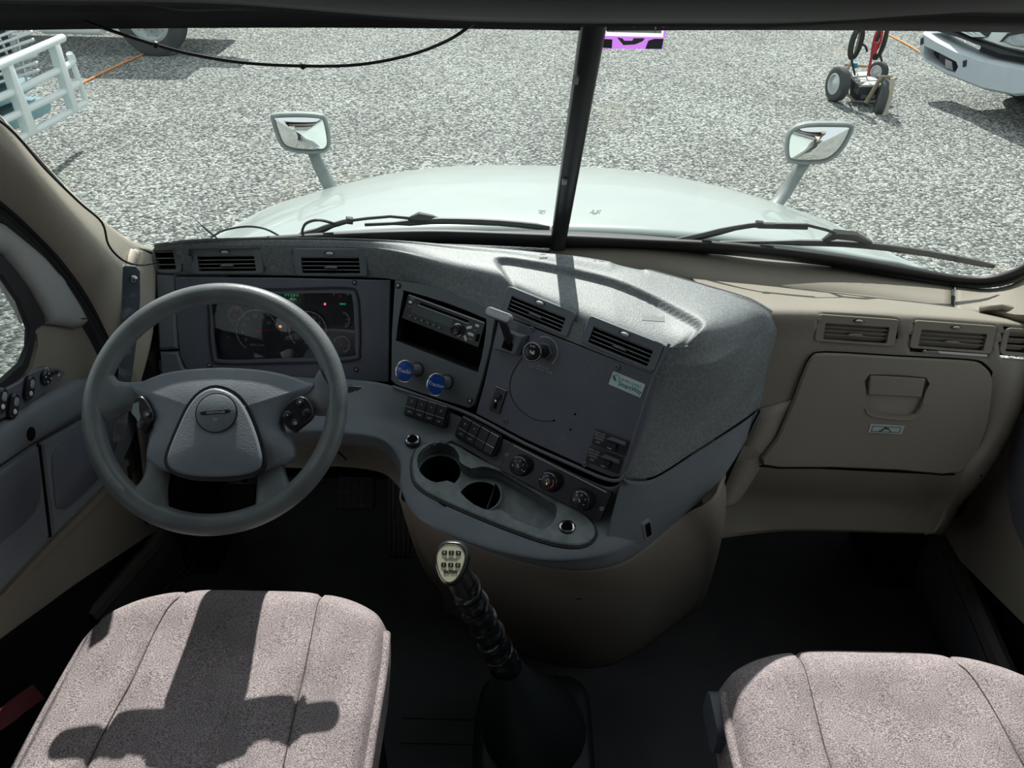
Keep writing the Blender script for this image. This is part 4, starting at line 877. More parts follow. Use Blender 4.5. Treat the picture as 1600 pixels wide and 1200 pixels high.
# ------------------------------------------------------------------ climate controls
F0, w_, h_ = quadF(FB, [(795, 690), (956, 768), (936, 817), (783, 733)], .003); t = thing('climate_panel', 'black climate control panel with three round dials above the tray', 'climate control', F0)
obj('panel', MB().rbox(w_, h_, -.008, .002, .006, .001, n=4), BLACKP, t); obj('top_edge', MB().box(w_ * .92, .0018, .0012, T(0, h_ * .44, .002)), GREYP, t)
def lo(u, v, c=0): q = loc(F0, u, v, c); return q.x, q.y
for k, (u, v) in enumerate(((810, 728), (856, 753), (906, 782))):
    x, y = lo(u, v, .02); G = T(x, y, 0)
    d = obj('dial', MB().lathe([(.0225, .002), (.021, .006), (.0195, .018), (.0185, .021), (.0165, .0225), (.001, .0225)], 32, G), BLACKP, t)
    obj('dial_ring', MB().prism(arc(.0176, .0186, 60, 140, 14), [(0, .0205), (0, .0222)], G), GREYP, d)
    pr = MB()
    if k == 1:
        obj('cold_mark', MB().prism(arc(.0115, .0135, 100, 190), [(0, .0225), (0, .023)], G), mat('blue_print', (.1, .35, .7), .5), d)
        obj('hot_mark', MB().prism(arc(.0115, .0135, -40, 50), [(0, .0225), (0, .023)], G), mat('red_print', (.6, .10, .08), .5), d)
        obj('dial_lamp', MB().lathe([(.0016, .022), (.001, .024)], 8, G @ T(0, -.004, 0)), ORE, d)
        pr.prism(arc(.0028, .0036, 0, 350), [(0, .0225), (0, .023)], G @ T(0, .002, 0))
    else:
        for i, s_ in enumerate('01234' if k == 0 else 'OVX<>'): a = math.radians(200 - i * 55); pr.text(s_, .0042, .0226, G @ T(.0115 * math.cos(a), .0115 * math.sin(a), 0))
        pr.box(.0015, .007, .0004, G @ T(0, 0, .0228) @ Matrix.Rotation(.8, 4, 'Z'))
    obj('dial_print', pr, WHITE, d)
    a = math.radians((-15, 185, 130)[k]); obj('dial_pointer', MB().lathe([(.0014, .0215), (.001, .0235)], 8, G @ T(.0165 * math.cos(a), .0165 * math.sin(a), 0)), WHITE, d)
for u, v in ((792, 711), (940, 795)):
    x, y = lo(u, v, .003); obj('screw', MB().lathe([(.0048, .001), (.0048, .003), (.003, .0035)], 12, T(x, y, 0)), DASH, t)
# ------------------------------------------------------------------ cup holder tray
TO = smooth([(650, 704), (684, 690), (716, 696), (740, 712), (800, 742), (850, 768), (905, 798), (928, 824), (926, 842), (905, 853), (860, 848), (800, 828), (740, 804), (690, 782), (658, 764), (645, 742)], 3)
TH = smooth([(654, 712), (670, 697), (690, 694), (710, 702), (718, 716), (719, 724), (736, 734), (752, 731), (776, 736), (820, 762), (860, 786), (870, 796), (866, 815), (852, 828), (836, 826), (800, 812), (783, 798), (766, 800), (740, 790), (720, 772), (717, 762), (699, 753), (682, 756), (664, 748), (653, 732)], 2)
M0 = at(FT, 790, 775); t = thing('cup_holder_tray', 'dark grey cup holder tray with two round wells and a long bin', 'cup holder', M0)
wpart(t, M0, 'groove', MB().tube([(x, y, -.003) for x, y in inset(ccw(LL(FT, TO)), -.002)], .0035, 6, FT, closed=True), BLACK)
h1 = ccw(LL(FT, TH)); n = len(h1)
wpart(t, M0, 'rim_plate', MB().prism(LL(FT, TO), [(0, -.006), (0, .0025), (.0025, .0045)], FT, [h1]), mat('tray_plastic', (.17, .19, .195), .6, col2=(.24, .265, .265), nscale=40, spec=.3, bump=.3, bscale=420))
CH = [smooth([(656, 712), (670, 699), (690, 696), (709, 703), (717, 716), (718, 725), (736, 735), (752, 733), (768, 738), (778, 751), (781, 768), (776, 788), (762, 799), (742, 790), (722, 772), (719, 762), (700, 752), (682, 754), (665, 747), (655, 731)], 2)]
FT2 = FT @ T(0, 0, -.022)
c1_ = ccw(LL(FT2, [(u, v + 14) for u, v in CH[0]]))
def wall(mb, loop, z0, z1, F):
    n = len(loop); mb.add([(x, y, z0) for x, y in loop] + [(x, y, z1) for x, y in loop], [(i, (i + 1) % n, n + (i + 1) % n, n + i) for i in range(n)], F); return mb
wpart(t, M0, 'bin_wall', wall(MB(), h1, .003, -.026, FT), DASH)
cl = [loc(FT, u, v, 0) for u, v in ((686, 725), (750, 767))]
cu = []
for q, r_ in zip(cl, (.0435, .043)): cu.append((q.x, q.y, r_))
big = inset(h1, -.004); flo = MB().prism(big, [(0, -.028), (0, -.026)], FT, [circ(cu[0][2], 28, cu[0][0], cu[0][1]), circ(cu[1][2], 28, cu[1][0], cu[1][1])])
wpart(t, M0, 'bin_floor', flo, MATS['tray_plastic'])
for x, y, r_ in cu:
    wpart(t, M0, 'cup_well', MB().lathe([(r_, -.026), (r_ - .001, -.06), (r_ - .004, -.095), (.002, -.096)], 28, FT @ T(x, y, 0), cap=False), BLACK)
x, y, r_ = cu[1]; wpart(t, M0, 'cup_rim', MB().tube([(x + r_ * math.cos(a), y + r_ * math.sin(a), -.012) for a in [math.radians(-75 + 10 * i) for i in range(13)]], .0022, 6, FT), DASH)
wpart(t, M0, 'cup_collar', wall(MB(), [(x + r_ * math.cos(a), y + r_ * math.sin(a)) for a in [math.radians(-75 + 10 * i) for i in range(13)]], -.012, -.03, FT), DASH)
# the shelf is opened under the tray
sh = [o for o in dash.children if o.name.startswith('shelf')][0]; me = sh.data
bm = bmesh.new(); bm.from_mesh(me); hb = [V(q) for q in inset(ccw(LL(FT, TO)), .013)]; FTi = FT.inverted() @ MD
bad = [v_ for v_ in bm.verts if (lambda q: sdist(V((q.x, q.y)), hb) > 0 and abs(q.z) < .03)(FTi @ v_.co)]
bmesh.ops.delete(bm, geom=bad, context='VERTS'); bm.to_mesh(me); bm.free()
# power sockets
for (u, v), lab in (((645, 688), 'round chrome-ringed power socket left of the cup holders'), ((886, 824), 'round chrome-ringed power socket at the tray end')):
    F0 = at(FT, u, v, .003); t = thing('power_socket', lab, 'power socket', F0, 'power sockets in the console')
    obj('collar', MB().lathe([(.0165, -.002), (.0165, .002), (.015, .003)], 28), BLACKP, t)
    obj('chrome_ring', MB().lathe([(.0145, .002), (.0145, .0045), (.0128, .0055), (.0108, .0045), (.0105, .001)], 28, cap=False), CHROME, t)
    obj('socket_bore', MB().lathe([(.0107, .0035), (.0105, .003), (.001, .0028)], 24), VOID, t)
p = pt((1007, 822, .68)); F0 = frame(p + V((.004, -.008, 0)), (.55, -.72, .35)); t = thing('side_socket', 'small recessed black outlet low on the dark dash side', 'outlet', F0)
obj('frame', MB().rbox(.020, .034, -.004, .003, .003, .001), DASH, t); obj('slot', MB().rbox(.013, .026, .002, .0035, .002, .0003), VOID, t)
# paper scrap lying on the dash top
p = pt((1020, 499, .962)); solo('paper_scrap', MB().prism([(-.022, -.012), (.02, -.016), (.022, .004), (.012, .0), (.004, .008), (-.002, .002), (-.018, .007)], [(0, 0), (0, .0012)], T(p.x, p.y, p.z + .004)), mat('grey_paper', (.20, .22, .22), .7), 'torn grey scrap of paper on the dusty dash top', 'paper')
# ------------------------------------------------------------------ steering wheel
y6, e45 = math.radians(8), math.radians(48)
FW = frame((-.610, 1.05, .878), (math.sin(y6) * math.cos(e45), -math.cos(y6) * math.cos(e45), math.sin(e45)))
sw = thing('steering_wheel', 'large dark grey worn steering wheel with padded hub', 'steering wheel', FW)
def wl(pts, c=0): return LL(FW, pts, c)
obj('rim', MB().tube([(.204 * math.cos(2 * math.pi * i / 96), .204 * math.sin(2 * math.pi * i / 96), 0) for i in range(96)], .0185, 20, closed=True), WHEEL, sw, ang=80)
# spokes as tapering arms that run into the rim
def spoke(pts, wds, th, name='spoke'):
    s = MB(); N = len(pts); vs = []; fs = []; P_ = [V((*L(FW, u, v, c), c)) for u, v, c in pts]
    P_ = [V(q) for q in smooth([tuple(p) for p in P_], 4, False)]; Wd = [q[0] for q in smooth([(w_, 0) for w_ in wds], 4, False)]; Th = [q[0] for q in smooth([(w_, 0) for w_ in th], 4, False)]
    M_ = len(P_); nn = 16
    for i, p in enumerate(P_):
        d = P_[min(i + 1, M_ - 1)] - P_[max(i - 1, 0)]; d.z = 0; d.normalize(); a = V((-d.y, d.x, 0))
        for k in range(nn):
            q = 2 * math.pi * k / nn; ca, sa = math.cos(q), math.sin(q)
            vs.append(p + a * Wd[i] * math.copysign(abs(ca) ** .7, ca) + V((0, 0, 1)) * Th[i] * math.copysign(abs(sa) ** .8, sa))
    for i in range(M_ - 1):
        for k in range(nn): m_ = (k + 1) % nn; fs.append((i * nn + k, i * nn + m_, (i + 1) * nn + m_, (i + 1) * nn + k))
    fs += [tuple(reversed(range(nn))), tuple((M_ - 1) * nn + k for k in range(nn))]
    s.add(vs, fs); return obj(name, s, WHEEL, sw, ang=80)
spoke([(150, 618, 0), (178, 622, -.002), (200, 620, -.006), (235, 618, -.010)], [.050, .036, .026, .026], [.016, .015, .013, .012])
spoke([(519, 612, 0), (500, 622, -.002), (483, 624, -.006), (455, 622, -.010)], [.046, .034, .026, .026], [.016, .015, .013, .012])
spoke([(228, 788, 0), (238, 765, -.002), (246, 740, -.008), (252, 705, -.012)], [.042, .026, .020, .022], [.015, .013, .012, .012])
spoke([(435, 788, 0), (428, 765, -.002), (424, 740, -.008), (415, 705, -.012)], [.042, .030, .024, .024], [.015, .013, .012, .012])
CV = [(206, 600), (222, 594), (250, 583), (290, 576), (345, 573), (400, 576), (445, 584), (478, 596), (492, 600), (486, 612), (468, 622), (448, 642), (440, 662), (446, 676), (455, 690), (460, 712), (448, 722), (425, 731), (408, 736), (345, 742), (272, 738), (250, 734), (236, 725), (226, 714), (230, 690), (236, 668), (234, 648), (226, 630), (214, 618), (205, 610)]
cvp = smooth(wl(CV, .01), 2)
obj('hub_cover', MB().prism(cvp, [(.004, -.03), (0, -.022), (0, .002), (.0015, .007), (.004, .0105), (.007, .012)]).dome(inset(ccw(cvp), .006), .0118, .016, n=8), COVER, sw, ang=75)
PD = [(339, 608), (365, 617), (383, 636), (398, 668), (408, 700), (411, 722), (404, 735), (378, 743), (340, 746), (300, 744), (274, 736), (264, 722), (269, 700), (284, 664), (298, 636), (316, 616)]
pdp = smooth(wl(PD, .02), 3)
gz = obj('pad_groove', MB().prism(inset(ccw(pdp), -.006), [(0, .012), (0, .0262)]), BLACK, sw)
obj('airbag_pad', MB().prism(pdp, [(0, .014), (0, .029), (.0015, .032), (.004, .0345)]).dome(inset(ccw(pdp), .004), .0345, .008, n=6), COVER, sw, ang=60)
bx, by = L(FW, 339, 646, .039); G = T(bx, by, .0145)
b = obj('hub_badge', MB().lathe([(.032, .022), (.032, .0300), (.0295, .0315), (.001, .0318)], 40, G), DASH, sw)
obj('badge_ring', MB().prism(arc(.0318, .0340, 0, 359, 40), [(0, .024), (0, .0295)], G), BLACK, b)
obj('badge_wings', MB().prism([(-.023, .003), (.021, .004), (.025, .001), (.020, -.002), (-.022, -.003), (-.026, 0)], [(0, .0316), (0, .0324)], G), BLACKP, b)
obj('badge_lettering', MB().text('FREIGHTLINER', .0034, .0324, G @ T(0, .0004, 0), sx=.95).text('SRS', .0035, .0318, G @ T(-.001, -.011, 0)), GREYP, b)
def pod(pts, label, marks, dm):
    o = obj('switch_pod', MB().prism(smooth(wl(pts, .018), 2), [(0, .0), (0, .018), (.002, .0205)]), BLACKP, sw)
    for (u, v, s_, m_) in marks:
        x, y = L(FW, u, v, .021); obj('pod_button', MB().lathe([(.0075, .020), (.007, .0225), (.004, .0235)], 14, T(x, y, 0)), dm, o)
        if s_: obj('pod_print', MB().text(s_, .007, .0237, T(x, y, 0), bold=.0003), m_, o)
pod([(210, 623), (222, 619), (232, 630), (240, 646), (240, 656), (232, 664), (223, 676), (212, 656), (205, 640)], '', [(221, 664, '', WHITE), (231, 647, 'o', GREYP)], BLACKP)
x, y = L(FW, 213, 641, .021); obj('worn_patch', MB().prism([(-.005, .012), (.004, .014), (.004, .0), (.007, -.012), (.004, -.022), (-.001, -.012), (-.008, -.004)], [(0, .0205), (0, .0212)], T(x, y, 0)), mat('worn_grey', (.22, .26, .28), .5), sw)
pod([(470, 619), (484, 627), (490, 644), (484, 655), (468, 668), (459, 674), (449, 668), (441, 655), (439, 646), (450, 630)], '', [(469, 629, '+', WHITE), (449, 648, '-', GREYP), (462, 661, 'o', GREYP), (479, 645, '', GREYP)], BLACKP)
cv = thing('steering_column', 'dark steering column running down behind the steering wheel', 'steering column', FW)
obj('shroud', MB().lathe([(.062, -.018), (.066, -.04), (.06, -.12), (.055, -.26)], 24), PANEL, cv)
obj('column_shaft', MB().lathe([(.022, -.2), (.022, -.75)], 14), BLACKP, cv)
# ------------------------------------------------------------------ driver door and left wall
XD = -.97
F_D = frame((XD, 1.0, .8), (1, 0, 0))
d1 = bpy.data.objects.new('door_1', None); COL.objects.link(d1); d1.location = (XD, 1.0, .8); d1['kind'] = 'structure'
MDr = T(XD, 1.0, .8)
def dp(name, pts, lev, m, n=2, c=0, parent=None, holes=()):
    o = LL(F_D, pts, c); o = smooth(o, n) if n > 1 else o
    return wpart(d1, MDr, name, MB().prism(o, lev, F_D, holes), m, parent)
# window glass of the door
g = MB().prism(LL(F_D, [(-330, 350), (0, 420), (36, 480), (50, 530), (40, 590), (0, 650), (-330, 930)]), [(0, -.010), (0, -.006)], F_D); wpart(d1, MDr, 'window_pane', g, GLASS)
dp('door_panel', [(-330, 860), (-200, 790), (0, 617), (28, 594), (46, 565), (52, 540), (52, 522), (62, 510), (78, 506), (112, 512), (128, 503), (138, 510), (152, 535), (178, 578), (205, 640), (250, 740), (246, 830), (120, 915), (0, 1003), (-160, 1120), (-330, 1230)], [(0, -.012), (0, -.006), (.006, .0)], BEIGE, 1)
dp('window_seal', [(-330, 300), (0, 395), (24, 424), (45, 452), (66, 490), (70, 505), (54, 517), (50, 545), (42, 575), (24, 600), (0, 617), (-330, 870), (-330, 790), (0, 594), (30, 567), (41, 540), (42, 512), (27, 472), (0, 432), (-330, 340)], [(0, -.004), (0, .0), (.003, .004)], BLACK, 1)
dp('seal_lip', [(0, 617), (26, 598), (46, 572), (54, 540), (52, 520), (58, 520), (60, 545), (52, 578), (30, 606), (0, 630), (-150, 745), (-150, 730)], [(0, 0), (.001, .006)], BEIGE, 1)
dp('door_frame', [(-330, 220), (0, 348), (30, 372), (62, 398), (92, 432), (116, 470), (132, 500), (126, 509), (112, 512), (92, 508), (72, 506), (64, 486), (45, 452), (24, 424), (0, 396), (-330, 300)], [(0, -.05), (0, .004), (.006, .012), (.018, .016)], mat('grey_frame_plastic', (.36, .365, .355), .45, bump=.3, bscale=400), 1)
sp = [(-160, 770), (-60, 700), (0, 656), (30, 646), (70, 614), (105, 583), (96, 576), (72, 572), (50, 580), (30, 596), (0, 612), (-60, 655), (-160, 730)]
M0 = at(F_D, 50, 610); t = thing('door_switch_plate', 'dark plate of window and mirror switches on the driver door', 'switch panel', M0)
wpart(t, M0, 'plate', MB().prism(LL(F_D, sp, .009), [(0, .0), (0, .007), (.003, .010)], F_D), PANEL)
for (u, v) in ((42, 606), (17, 634), (-2, 626)):
    Fb = at(F_D, u, v, .010, 42); b = wpart(t, M0, 'window_button', MB().prism(rr(.045, .022, .011, 5), [(0, 0), (0, .006), (.003, .009)], Fb), BLACKP)
    wpart(t, M0, 'button_top', MB().prism(rr(.016, .012, .005, 4, .007, 0), [(0, .009), (.002, .0105)], Fb), mat('button_grey', (.3, .33, .34), .35) if 'button_grey' not in MATS else MATS['button_grey'], b)
    wpart(t, M0, 'button_lens', MB().prism(rr(.009, .009, .004, 4, -.010, 0), [(0, .009), (.001, .010)], Fb), WHITE, b)
Fb = at(F_D, 69, 590, .010); b = wpart(t, M0, 'mirror_dial', MB().lathe([(.0135, 0), (.0135, .005), (.011, .008), (.001, .0075)], 24, Fb), BLACKP)
s = MB()
for k in range(4): a = k * 1.57 + .78; s.box(.0028, .0028, .0005, Fb @ T(.008 * math.cos(a), .008 * math.sin(a), .0082))
wpart(t, M0, 'dial_print', s, WHITE, b)
Fb = at(F_D, 84, 582, .010, -25); wpart(t, M0, 'selector', MB().rbox(.022, .007, 0, .004, .003, .001, Fb), BLACK)
wpart(t, M0, 'selector_print', MB().prism(arc(.0035, .005, 0, 359, 12), [(0, .0), (0, .0006)], at(F_D, 73, 578, .0102)).box(.006, .003, .0006, at(F_D, 92, 586, .0102)), WHITE)
arm_pts = [(-160, 792), (-60, 722), (0, 668), (60, 628), (100, 606), (122, 594), (150, 590), (185, 600), (185, 622), (135, 646), (60, 690), (0, 730), (-160, 840)]
dp('arm_rest', arm_pts, [(0, -.01), (0, .010), (.004, .018), (.010, .023), (.018, .025)], DASH, 1, .018)
s = MB().lathe([(.0125, .000), (.0125, .0010), (.011, .002)], 20, at(F_D, 48, 678, .0245)); wpart(d1, MDr, 'pull_hole', s, VOID)
dp('speaker_panel', [(63, 692), (135, 652), (190, 628), (215, 650), (205, 690), (188, 727), (150, 770), (112, 808), (81, 838)], [(0, -.01), (0, .010), (.005, .016)], DASH, 1, .012)
dp('speaker_grille', [(90, 700), (135, 672), (180, 655), (182, 700), (160, 740), (135, 768), (112, 790), (98, 795), (88, 790), (85, 760), (82, 720)], [(0, .014), (0, .0175), (.002, .019)], PANEL, 2, .018)
dp('map_pocket', [(-160, 850), (0, 733), (50, 697), (61, 693), (70, 760), (79, 838), (40, 880), (0, 926), (-160, 1050)], [(0, -.01), (0, .008), (.006, .014)], DASH, 1, .012)
dp('pocket_well', [(-160, 870), (0, 745), (50, 712), (60, 716), (64, 760), (54, 800), (0, 850), (-160, 980)], [(0, .0), (0, .0145), (.003, .0155)], PANEL, 2, .014)
dp('panel_gap', [(61.5, 696), (64, 695), (81, 838), (78.5, 840)], [(0, 0), (0, .0168)], VOID, 1, .0165)
dp('lower_trim_edge', [(-160, 1050), (0, 926), (80, 841), (150, 773), (200, 712), (206, 716), (158, 780), (86, 850), (0, 936), (-160, 1060)], [(0, 0), (.002, .006)], BEIGE, 1)
# rubber door seals, floor side wall, sill
rb = MB()
for dv, r_, dx in ((0, .007, .01), (9, .008, .004), (18, .009, .008), (28, .009, 0)):
    rb.tube([P(u - dv * .5, v + dv, X=XD + dx - .004) for u, v in ((-300, 150), (-100, 250), (0, 318), (60, 372), (100, 418), (135, 468), (165, 522), (188, 575), (200, 640), (215, 720))], r_, 8, sub=4)
solo('trim_4', rb, BLACK, kind='structure')
solo('wall_left', MB().box(.04, 2.1, .78, T(-1.07, .25, .38)).box(.04, .5, .66, T(-1.07, 1.55, .32)).box(.16, .2, .72, T(-.99, 1.51, .36)), BLACK, kind='structure')  # last box is an unseen filler added to stop sun leaking past the dash
# beige pillar trim
g_e = [(-100, 96), (0, 187), (40, 230), (100, 294), (150, 341), (186, 371), (212, 388), (243, 399)]
d_e = [(-140, 215), (0, 314), (60, 368), (102, 414), (137, 464), (166, 518), (190, 572), (205, 640)]
n1 = []
for u, v in g_e: p = W(u, v, .012); n1.append(p)
n3 = [P(u, v, X=XD + .012) for u, v in d_e]
n2 = [a.lerp(b, .5) + V((.03, -.015, .01)) for a, b in zip(n1, n3)]
s = MB().loft([[p + V((-.01, .02, .0)) for p in n1], n1, n2, n3, [p + V((-.02, 0, -.005)) for p in n3]], 4, 5)
solo('trim_5', s, BEIGEP, kind='structure', solid=.004)
s = MB().loft([[W(205, 386, .014), W(236, 399, .014), W(244, 404, .014)], [P(200, 430, X=-.90), P(228, 440, Y=1.52), P(246, 440, Y=1.56)], [P(196, 560, X=-.93), P(228, 566, Y=1.48), P(252, 566, Y=1.52)]], 3, 4)
solo('trim_6', s, BEIGEP, kind='structure', solid=.004)
s = MB().loft([[P(196, 558, X=-.93), P(222, 568, Y=1.44), P(262, 560, Y=1.44)], [P(215, 650, X=-.93), P(240, 650, Y=1.42), P(268, 650, Y=1.42)], [P(235, 820, X=-.95), P(262, 820, Y=1.50), P(300, 820, Y=1.50)]], 3, 3)
solo('trim_7', s, BEIGED, kind='structure', solid=.004)
solo('pillar_wire', MB().tube([V(q) + V((.026, -.012, .012)) * k for q, k in zip([n1[0].lerp(n3[0], .3), n1[1].lerp(n3[1], .10), P(60, 268, X=-.905), P(110, 320, X=-.905), P(145, 352, X=-.905), P(155, 385, X=-.91), P(172, 404, X=-.91), P(195, 413, X=-.905), P(220, 415, X=-.89), P(245, 410, X=-.875)], (.8, .6, .7, .9, 1, 1, .9, .5, .2, .1))], .0022, 6, sub=5), CABLEB, 'thin black wire running down the beige driver side pillar', 'wire')
# scuffed bracket by the pillar
M0 = T(*P(203, 480, X=-.86)); t = thing('tablet_bracket', 'scuffed grey metal bracket with a bolt standing beside the driver pillar', 'bracket', M0)
Fk = frame(P(203, 480, X=-.86), (.45, -1, .25))
s = MB().prism(LL(Fk, [(192, 416), (196, 415), (212, 416), (219, 424), (219, 470), (215, 520), (205, 600), (196, 690), (176, 690), (184, 600), (189, 510), (191, 470)]), [(0, -.006), (0, .0), (.001, .001)], Fk); wpart(t, M0, 'bracket_plate', s, BRACK)
s = MB().prism(LL(Fk, [(192, 416), (194, 416), (192, 470), (190, 510), (186, 600), (180, 690), (176, 690), (184, 600), (188, 510), (190, 470)]), [(0, -.02), (0, .006)], Fk); wpart(t, M0, 'bracket_flange', s, BRACK)
s = MB().lathe([(.008, 0), (.008, .003), (.0055, .006), (.0045, .010)], 14, at(Fk, 209, 436, .001)); b = wpart(t, M0, 'bolt', s, STEEL)
wpart(t, M0, 'bolt_socket', MB().lathe([(.0025, .010), (.0025, .0106)], 6, at(Fk, 209, 436, .001)), BLACK, b)
# sills along the floor
s = MB().tube([P(u, v, Z=z) for u, v, z in ((140, 965, .22), (182, 918, .22), (215, 880, .22), (244, 845, .22), (262, 790, .24))], .020, 8, sub=3)
solo('trim_8', s, SILL, kind='structure')
solo('floor_side_left', MB().loft([[P(u, v, Z=.21) for u, v in ((140, 972), (182, 924), (215, 886), (246, 850), (265, 790))], [P(u, v, Z=.02) + V((.0, 0, 0)) for u, v in ((190, 1020), (240, 960), (290, 890), (310, 850), (330, 790))]], 2, 2), FLOORM, kind='structure', solid=.01)
t0 = [(255, 925), (268, 910), (285, 890), (296, 870), (299, 850), (299, 830)]
solo('floor_cable', MB().tube([P(u, v, Z=.16) for u, v in t0], .0035, 8, sub=3).tube([P(u + 9, v + 4, Z=.16) for u, v in t0[:4]], .0035, 8, sub=3), mat('shiny_cable', (.12, .12, .12), .15, .6), 'pair of shiny cables running along the floor under the steering wheel', 'cable')
# ------------------------------------------------------------------ right side
XR = .98
solo('wall_right', MB().box(.04, 2.1, .84, T(1.07, .25, .41)).box(.04, .5, .62, T(1.07, 1.55, .30)).box(.16, .2, .66, T(1.0, 1.51, .33)), BLACK, kind='structure')  # last box is an unseen filler, added against sun leaking beside the dash
F_R = frame((XR, 1.0, .7), (-1, 0, 0))
d2 = bpy.data.objects.new('door_2', None); COL.objects.link(d2); d2.location = (XR, 1.0, .7); d2['kind'] = 'structure'; MR_ = T(XR, 1.0, .7)
def mirr(pts): return [(1600 - u + 30, v + 25) for u, v in pts]
def dr(name, pts, lev, m): return wpart(d2, MR_, name, MB().prism(LL(F_R, pts), lev, F_R), m)
dr('door_panel', [(1960, 860), (1760, 740), (1660, 660), (1630, 600), (1600, 560), (1575, 620), (1545, 720), (1500, 800), (1470, 830), (1500, 880), (1600, 980), (1750, 1090), (1960, 1250)], [(0, -.04), (0, -.006), (.006, .0)], BEIGED)
dr('door_pocket', [(1960, 880), (1760, 800), (1640, 680), (1600, 640), (1586, 700), (1583, 770), (1592, 820), (1610, 860), (1750, 1000), (1960, 1150)], [(0, -.01), (0, .010), (.008, .018)], PANEL)
dr('window_seal', [(1960, 420), (1700, 440), (1615, 530), (1600, 560), (1630, 610), (1760, 745), (1960, 880), (1960, 840), (1780, 720), (1660, 600), (1650, 550), (1720, 470), (1960, 460)], [(0, -.035), (0, .0), (.003, .004)], BLACK)
s = MB().tube([P(u, v, Z=.24) for u, v in ((1468, 825), (1490, 870), (1520, 935), (1563, 1035), (1620, 1160))], .024, 8, sub=3); solo('trim_9', s, SILL, kind='structure')
s = MB().loft([[P(u, v, Z=.23) for u, v in ((1455, 830), (1480, 880), (1510, 945), (1552, 1040), (1600, 1160))], [P(u, v, Z=.02) for u, v in ((1400, 860), (1430, 930), (1455, 990), (1490, 1060), (1530, 1160))]], 2, 2); solo('floor_side_right', s, FLOORM, kind='structure', solid=.01)
# passenger pillar
s = MB().loft([[W(1494, 447, .014), W(1545, 451, .014), W(1590, 440, .014), W(1640, 405, .014), W(1690, 362, .014)], [P(1492, 480, Z=.875), P(1545, 484, Z=.89), P(1600, 492, Z=.93), P(1660, 480, Z=.97), P(1710, 440, Z=1.03)], [P(1492, 490, Z=.86), P(1560, 500, Z=.86), P(1620, 520, Z=.86), P(1690, 530, Z=.9), P(1760, 500, Z=.96)]], 4, 4)
solo('trim_10', s, BEIGE, kind='structure', solid=.004)
mx_ = lambda q: V((-q.x + .065, q.y, q.z))
m1, m2, m3 = [mx_(q) for q in n1[:6]], [mx_(q) for q in n2[:6]], [mx_(q) for q in n3[:6]]
s = MB().loft([[p + V((.01, .02, .0)) for p in m1], m1, m2, m3, [p + V((.02, 0, -.005)) for p in m3]], 4, 5)
solo('trim_11', s, BEIGEP, kind='structure', solid=.004)
# outer door shells, so that the doors have an outside
for sx_, nm in ((-1, 'wall_left_outer'), (1, 'wall_right_outer')):
    solo(nm, MB().box(.02, 2.1, 1.2, T(sx_ * 1.11, .20, .10)).box(.02, .6, .9, T(sx_ * 1.11, 1.5, -.10)), PAINT, kind='structure')
